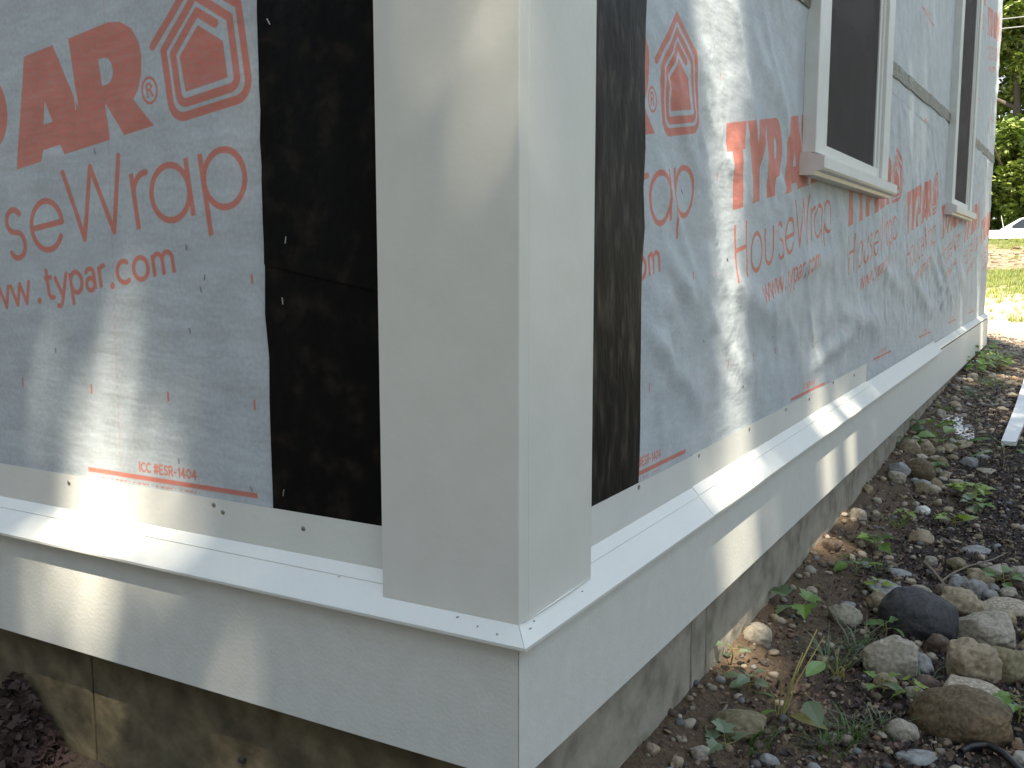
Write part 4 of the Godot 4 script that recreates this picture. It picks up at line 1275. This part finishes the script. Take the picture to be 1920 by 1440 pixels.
func build_ground_cover() -> void:
	var tones := [Color(0.24, 0.185, 0.125), Color(0.15, 0.135, 0.12), Color(0.32, 0.27, 0.21), Color(0.10, 0.07, 0.055), Color(0.20, 0.125, 0.08), Color(0.40, 0.34, 0.26), Color(0.19, 0.19, 0.19)]
	var spots := []
	for k in 11500:
		var far := k >= 5500
		var z := -0.1 - pow(rng.randf(), 1.3) * 4.6 if not far else -4.5 - rng.randf() * 4.8
		var x := -0.045 + 0.9 * rng.randf()
		var s := (0.002 + 0.011 * pow(rng.randf(), 4.0)) * (1.0 if not far else 1.5)
		var b := Basis.from_euler(Vector3(rng.randf() * TAU, rng.randf() * TAU, 0)).scaled(Vector3(s, s * 0.8, s))
		spots.append([Transform3D(b, Vector3(x, gy(x, z) + bumps(x, z) + s * 0.3, z)), (tones[rng.randi() % 7] as Color) * rng.randf_range(0.55, 1.1)])
	scatter("gravel", "fine mixed gravel spread over the soil along the footing", "gravel", stone_mesh(77, Vector3(1, 0.8, 0.9), 1, 6, 0.15), M.pebble, spots)
	# dead leaf and bark scraps
	var st := start()
	st.set_smooth_group(-1)
	var c := [Vector3(0, 0.12, 0), Vector3(-0.5, 0, -0.9), Vector3(0.4, 0.06, -1.0), Vector3(0.62, 0.2, 0.1), Vector3(0.15, 0.02, 1.0), Vector3(-0.45, 0.16, 0.5)]
	for i in range(1, 6):
		for t in [c[0], c[i], c[i % 5 + 1]]: st.add_vertex(t)
	var scrap := done(st)
	var brown := [Color(0.08, 0.046, 0.032), Color(0.04, 0.027, 0.024), Color(0.13, 0.085, 0.055), Color(0.03, 0.02, 0.019), Color(0.22, 0.165, 0.105), Color(0.06, 0.035, 0.031)]
	spots = []
	for k in 24000:
		var z := 0.0 - pow(rng.randf(), 1.2) * 6.0
		var x := -0.03 + 0.9 * pow(rng.randf(), 0.8)
		if x < 0.12 and rng.randf() < 0.6: x += 0.3
		var s := rng.randf_range(0.004, 0.013)
		var b := Basis.from_euler(Vector3(rng.randfn() * 0.4, rng.randf() * TAU, rng.randfn() * 0.4)).scaled(Vector3(s * rng.randf_range(0.3, 0.9), s, s * 1.2))
		spots.append([Transform3D(b, Vector3(x, gy(x, z) + bumps(x, z) + 0.003 + 0.004 * rng.randf(), z)), brown[rng.randi() % 6]])
	scatter("leaf_litter", "brown scraps of dead leaf and bark mulch on the soil", "mulch", scrap, M.pebble, spots)
	# lawn
	var blades := start()
	blades.set_smooth_group(-1)
	for k in 14:
		var a := k * 2.4
		var d := Vector3(cos(a), 0, sin(a))
		var s := Vector3(-d.z, 0, d.x) * 0.03
		var b := d * 0.25 * (k / 14.0)
		for t in [b - s, b + s, b + d * 0.3 + Vector3(0, 1, 0)]: blades.add_vertex(t)
	spots = []
	for k in 9000:
		var z := -11.0 - rng.randf() * 20.0
		var x := rng.randf_range(-7.0, 4.0)
		var n := noise_b.get_noise_2d(x * 0.7, z * 0.7)
		if z > -17.5 and n < 0.12: continue
		if z < -24.5 and z > -28.8 and n < 0.2: continue
		var s := rng.randf_range(0.05, 0.13)
		spots.append([Transform3D(Basis(Vector3.UP, rng.randf() * TAU).scaled(Vector3(s * 1.6, s, s * 1.6)), Vector3(x, gy(x, z) + bumps(x, z), z)), Color(0.19, 0.25, 0.045).lerp(Color(0.34, 0.36, 0.10), rng.randf())])
	scatter("lawn", "sunlit yellow green grass beyond the house end", "grass", done(blades), M.leaf, spots)
	# rubble on the bank below the road
	spots = []
	for k in 1500:
		var z := -24.6 - rng.randf() * 4.2
		var x := rng.randf_range(-7.0, 4.0)
		var s := rng.randf_range(0.03, 0.13)
		spots.append([Transform3D(Basis.from_euler(Vector3(rng.randf(), rng.randf() * TAU, rng.randf())).scaled(Vector3(s, s * 0.6, s)), Vector3(x, gy(x, z) + bumps(x, z), z)), Color(0.30, 0.24, 0.17).lerp(Color(0.14, 0.10, 0.06), rng.randf())])
	scatter("rubble", "brown stones and clods on the bank below the road", "rubble", stone_mesh(78, Vector3(1, 0.8, 0.9), 1, 6, 0.15), M.pebble, spots)

func build_small_things() -> void:
	# length of white trim lying on the path
	var bd := thing("trim_board", "white length of trim board lying on the path", "board", Vector3.ZERO)
	var st := start()
	var rings := []
	for q in [[-4.12, 0.372, 0.436], [-5.2, 0.375, 0.455], [-7.6, 0.36, 0.46], [-8.4, 0.35, 0.45]]:
		var y := gy(0.4, q[0]) + 0.018
		rings.append(PackedVector3Array([Vector3(q[1], y, q[0]), Vector3(q[1], y + 0.02, q[0]), Vector3(q[2], y + 0.02, q[0]), Vector3(q[2], y, q[0])]))
	loft(st, rings)
	part("board", done(st), M.white, bd)
	# black hose
	st = start()
	var pts := [Vector3(0.497, -0.055, -0.97), Vector3(0.515, -0.05, -1.0), Vector3(0.545, -0.045, -1.012), Vector3(0.575, -0.047, -0.99), Vector3(0.61, -0.052, -0.94), Vector3(0.67, -0.055, -0.85), Vector3(0.8, -0.06, -0.75)]
	var smooth := Curve3D.new()
	for i in pts.size():
		var tan: Vector3 = (pts[min(i + 1, pts.size() - 1)] - pts[max(i - 1, 0)]) / 5.0
		smooth.add_point(pts[i], -tan, tan)
	var fine := []
	var rad := []
	for i in 50:
		fine.append(smooth.sample_baked(smooth.get_baked_length() * i / 49.0))
		rad.append(0.0075)
	tube(st, fine, rad, 12)
	single("garden_hose", done(st), M.hose, "black rubber hose curling in front of the golden brown boulder", "hose")
	# twigs
	var twigs := [["pale curved twig lying behind the cobble pile", [Vector3(0.33, 0.0, -2.03), Vector3(0.36, 0.02, -2.10), Vector3(0.40, 0.024, -2.2), Vector3(0.46, 0.012, -2.36), Vector3(0.5, 0.006, -2.5)], 0.0032],
		["thin dark stick leaning from the far cobble cluster", [Vector3(0.08, 0.05, -3.03), Vector3(0.14, 0.03, -2.88), Vector3(0.208, 0.004, -2.73)], 0.003],
		["short broken stick beside the egg shaped stone", [Vector3(0.045, 0.006, -0.78), Vector3(0.05, 0.03, -0.82)], 0.004],
		["brown broken bark stick behind the flat slab", [Vector3(0.27, 0.01, -2.2), Vector3(0.31, 0.018, -2.1), Vector3(0.36, 0.008, -2.0)], 0.006],
		["long thin dry stem lying before the crack lined cobble", [Vector3(0.17, 0.03, -1.0), Vector3(0.22, 0.02, -0.98), Vector3(0.29, 0.006, -1.0)], 0.0016],
		["straight pale straw lying between two cobbles", [Vector3(0.37, 0.012, -1.42), Vector3(0.42, 0.012, -1.40)], 0.0018]]
	for q in twigs:
		st = start()
		var p := []
		var r := []
		for i in q[1].size():
			var v: Vector3 = q[1][i]
			p.append(Vector3(v.x, v.y + gy(v.x, v.z), v.z))
			r.append(q[2] * (1.0 - 0.5 * i / q[1].size()))
		tube(st, p, r, 6)
		single("twig", done(st), M.twig, q[0], "twig", "twigs on the ground")
	# dried plaster crumbs
	var spots := []
	for k in 260:
		var f := rng.randf()
		var x := lerpf(0.085, 0.215, f) + rng.randfn() * 0.018
		var z := lerpf(-4.75, -4.25, f) + rng.randfn() * 0.05
		var s := rng.randf_range(0.004, 0.013)
		spots.append([Transform3D(Basis.from_euler(Vector3(rng.randf(), rng.randf() * TAU, rng.randf())).scaled(Vector3(s, s * 0.5, s)), Vector3(x, gy(x, z) + bumps(x, z) + 0.003, z)), Color(0.72, 0.72, 0.70)])
	scatter("plaster_crumbs", "white dried plaster crumbs spilled near the footing", "plaster", stone_mesh(79, Vector3(1, 0.8, 0.9), 1, 6, 0.15), M.pebble, spots)
	# heap of dark dead leaves against the front footing
	st = start()
	st.set_smooth_group(-1)
	for k in 1600:
		var c := Vector3(-1.2 + rng.randfn() * 0.085, 0, -0.035 + absf(rng.randfn()) * 0.05)
		c.y = -0.055 + 0.12 * exp(-pow((c.x + 1.2) / 0.11, 2.0)) * exp(-c.z / 0.12) * rng.randf_range(0.4, 1.0)
		var u := Vector3(rng.randfn(), rng.randfn() * 0.6, rng.randfn()).normalized() * 0.012
		var v := u.cross(Vector3(rng.randfn(), rng.randfn(), rng.randfn()).normalized()).normalized() * 0.009
		quad(st, c - u, c + v, c + u, c - v)
	var heap := single("dead_leaf_heap", done(st), M.dead, "heap of dark dead leaves against the front footing", "leaves")
	heap.set_meta("kind", "stuff")

const STONES := [
	[0.331, -0.046, -1.621, 0.094, 0.062, 0.071, 0, "large smooth dark grey boulder, darkest of the cobble pile"],
	[0.309, -0.049, -1.304, 0.064, 0.051, 0.048, 1, "pale grey angular cobble with a diagonal crack line"],
	[0.483, -0.061, -1.085, 0.093, 0.052, 0.068, 2, "big golden brown oval boulder, largest of the cobble pile"],
	[0.477, -0.056, -1.397, 0.064, 0.051, 0.048, 3, "rounded olive brown cobble leaning on a mossy stone"],
	[0.539, -0.058, -1.438, 0.049, 0.039, 0.041, 4, "mossy brown cobble behind the rounded olive brown cobble"],
	[0.491, -0.053, -1.655, 0.083, 0.039, 0.062, 1, "long pale grey cobble beside the dark boulder"],
	[0.412, -0.047, -1.824, 0.056, 0.040, 0.042, 3, "tan cobble with a dark stained face behind the long pale cobble"],
	[0.522, -0.050, -1.910, 0.066, 0.017, 0.053, 5, "mottled grey and cream flat cobble at the back of the pile"],
	[0.150, -0.033, -1.544, 0.040, 0.030, 0.030, 1, "small pale brown cobble alone beside the grass tuft"],
	[0.227, -0.035, -1.847, 0.069, 0.016, 0.055, 6, "long flat grey slab lying at a slant behind the dark boulder"],
	[0.219, -0.037, -1.729, 0.037, 0.026, 0.027, 3, "light tan bean shaped cobble touching the dark boulder"],
	[0.296, -0.039, -1.904, 0.031, 0.016, 0.025, 1, "grey bean shaped cobble above the flat slab"],
	[0.351, -0.042, -1.949, 0.031, 0.019, 0.023, 7, "dark brown low cobble between two grey cobbles"],
	[0.393, -0.043, -2.019, 0.031, 0.025, 0.024, 6, "smooth grey cobble next to the dark brown low one"],
	[0.438, -0.045, -2.002, 0.035, 0.028, 0.026, 6, "blue grey block shaped cobble with a dark broken face"],
	[0.442, -0.043, -2.122, 0.034, 0.020, 0.025, 3, "low sandy cobble behind the block shaped cobble"],
	[0.479, -0.047, -1.987, 0.022, 0.017, 0.016, 6, "small blue grey angular cobble beside the mottled cobble"],
	[0.532, -0.047, -2.149, 0.034, 0.027, 0.025, 7, "brown rounded cobble among green weeds behind the pile"],
	[0.495, -0.059, -1.262, 0.073, 0.022, 0.055, 5, "long thin tan stone wedged above the golden brown boulder"],
	[0.391, -0.050, -1.514, 0.030, 0.022, 0.022, 7, "small round dark brown cobble under the dark boulder"],
	[0.381, -0.058, -0.985, 0.031, 0.020, 0.023, 1, "grey pointed cobble touching the golden brown boulder"],
	[0.417, -0.060, -0.899, 0.037, 0.009, 0.030, 6, "flat purple grey slab in front of the golden brown boulder"],
	[0.395, -0.055, -1.260, 0.032, 0.017, 0.024, 7, "purple brown cobble between the crack lined cobble and the boulder"],
	[0.578, -0.058, -1.532, 0.025, 0.020, 0.025, 4, "reddish brown cobble at the outer side of the mossy stone"],
	[0.080, -0.031, -0.789, 0.054, 0.022, 0.040, 4, "long half buried mossy brown stone near the concrete"],
	[-0.004, -0.008, -1.245, 0.031, 0.025, 0.023, 1, "pale cobble leaning against the concrete beside the seedling"],
	[-0.021, -0.007, -0.568, 0.014, 0.011, 0.011, 3, "small round tan stone at the foot of the concrete"],
	[0.055, -0.027, -0.634, 0.019, 0.014, 0.015, 1, "grey brown egg shaped stone near the foot of the concrete"],
	[0.029, -0.021, -0.568, 0.014, 0.011, 0.011, 3, "dull tan stone beside the egg shaped stone"],
	[0.172, -0.044, -0.706, 0.019, 0.011, 0.015, 6, "dark grey stone half sunk among the grass"],
	[0.014, 0.063, -3.686, 0.043, 0.034, 0.032, 3, "tan rounded cobble at the concrete, end of the far cobble cluster"],
	[0.075, 0.052, -3.753, 0.043, 0.034, 0.032, 3, "tan cobble beside its twin in the far cobble cluster"],
	[0.032, 0.036, -3.247, 0.042, 0.033, 0.035, 6, "blue grey angular cobble in the far cobble cluster"],
	[0.037, 0.030, -3.154, 0.038, 0.024, 0.029, 5, "low oval cobble in front of the blue grey angular one"],
	[0.108, 0.024, -3.303, 0.057, 0.046, 0.044, 2, "largest brown cobble of the far cobble cluster"],
	[0.146, 0.009, -3.093, 0.030, 0.024, 0.022, 4, "brown wedge shaped stone below the far cobble cluster"],
	[0.003, 0.010, -2.519, 0.029, 0.023, 0.029, 1, "upright oval cobble leaning on the concrete by a weed"],
	[-0.027, 0.034, -2.879, 0.019, 0.016, 0.015, 3, "small tan stone against the concrete below the far cluster"],
	[0.197, 0.049, -4.006, 0.053, 0.016, 0.043, 3, "flat tan stone past the far cobble cluster"],
	[0.310, 0.033, -3.840, 0.037, 0.010, 0.030, 6, "flat grey stone near the end of the white board"],
	[0.274, 0.026, -3.669, 0.036, 0.023, 0.027, 6, "pale grey block on the mulch near the white board"],
	[0.258, 0.009, -3.296, 0.031, 0.016, 0.023, 5, "low pinkish stone among the maple leaved weeds"],
	[0.199, 0.018, -3.379, 0.024, 0.017, 0.018, 3, "small sandy stone behind the far cobble cluster"],
	[0.347, 0.019, -3.602, 0.038, 0.008, 0.030, 5, "thin flat tan stone on the mulch"],
	[-0.002, 0.005, -2.093, 0.030, 0.021, 0.023, 7, "dark brown cobble at the foot of the bank by the concrete"],
	[0.228, -0.026, -2.449, 0.040, 0.025, 0.030, 3, "light tan wedge shaped cobble alone on the mulch"],
	[0.397, -0.036, -2.450, 0.046, 0.010, 0.037, 6, "flat grey flagstone chip on the dark mulch"],
	[0.188, -0.010, -2.808, 0.026, 0.017, 0.019, 8, "small white stone beside the thin stick"],
	[0.043, 0.003, -2.637, 0.014, 0.011, 0.010, 5, "tiny yellow stone in the bank"],
	[0.032, -0.011, -1.672, 0.016, 0.013, 0.012, 5, "small speckled pebble stone in the bare soil"],
	[0.287, -0.034, -2.226, 0.020, 0.015, 0.015, 1, "small pale stone in the middle of the mulch"],
	[0.220, -0.032, -2.055, 0.035, 0.009, 0.028, 6, "grey green flat stone in front of the curved twig"],
	[0.135, -0.029, -1.674, 0.021, 0.006, 0.017, 6, "grey flat chip beside the small pale brown cobble"],
	[0.054, 0.127, -6.343, 0.034, 0.022, 0.025, 5, "cream stone at the concrete near the house end"],
	[0.155, 0.116, -6.508, 0.034, 0.023, 0.026, 5, "cream stone on the path near the house end"],
	[0.065, 0.094, -5.090, 0.036, 0.019, 0.027, 3, "sandy stone by the white plaster crumbs"],
	[0.033, 0.090, -4.666, 0.030, 0.024, 0.023, 1, "grey cobble against the white plaster crumbs"],
	[0.192, 0.127, -7.100, 0.032, 0.026, 0.026, 4, "brown stone beside the weeds at the house end"],
	[0.601, -0.066, -1.058, 0.015, 0.011, 0.011, 7, "dark stone behind the black hose"],
	[0.278, -0.049, -1.236, 0.012, 0.009, 0.009, 7, "small dark stone beside the crack lined cobble"],
]
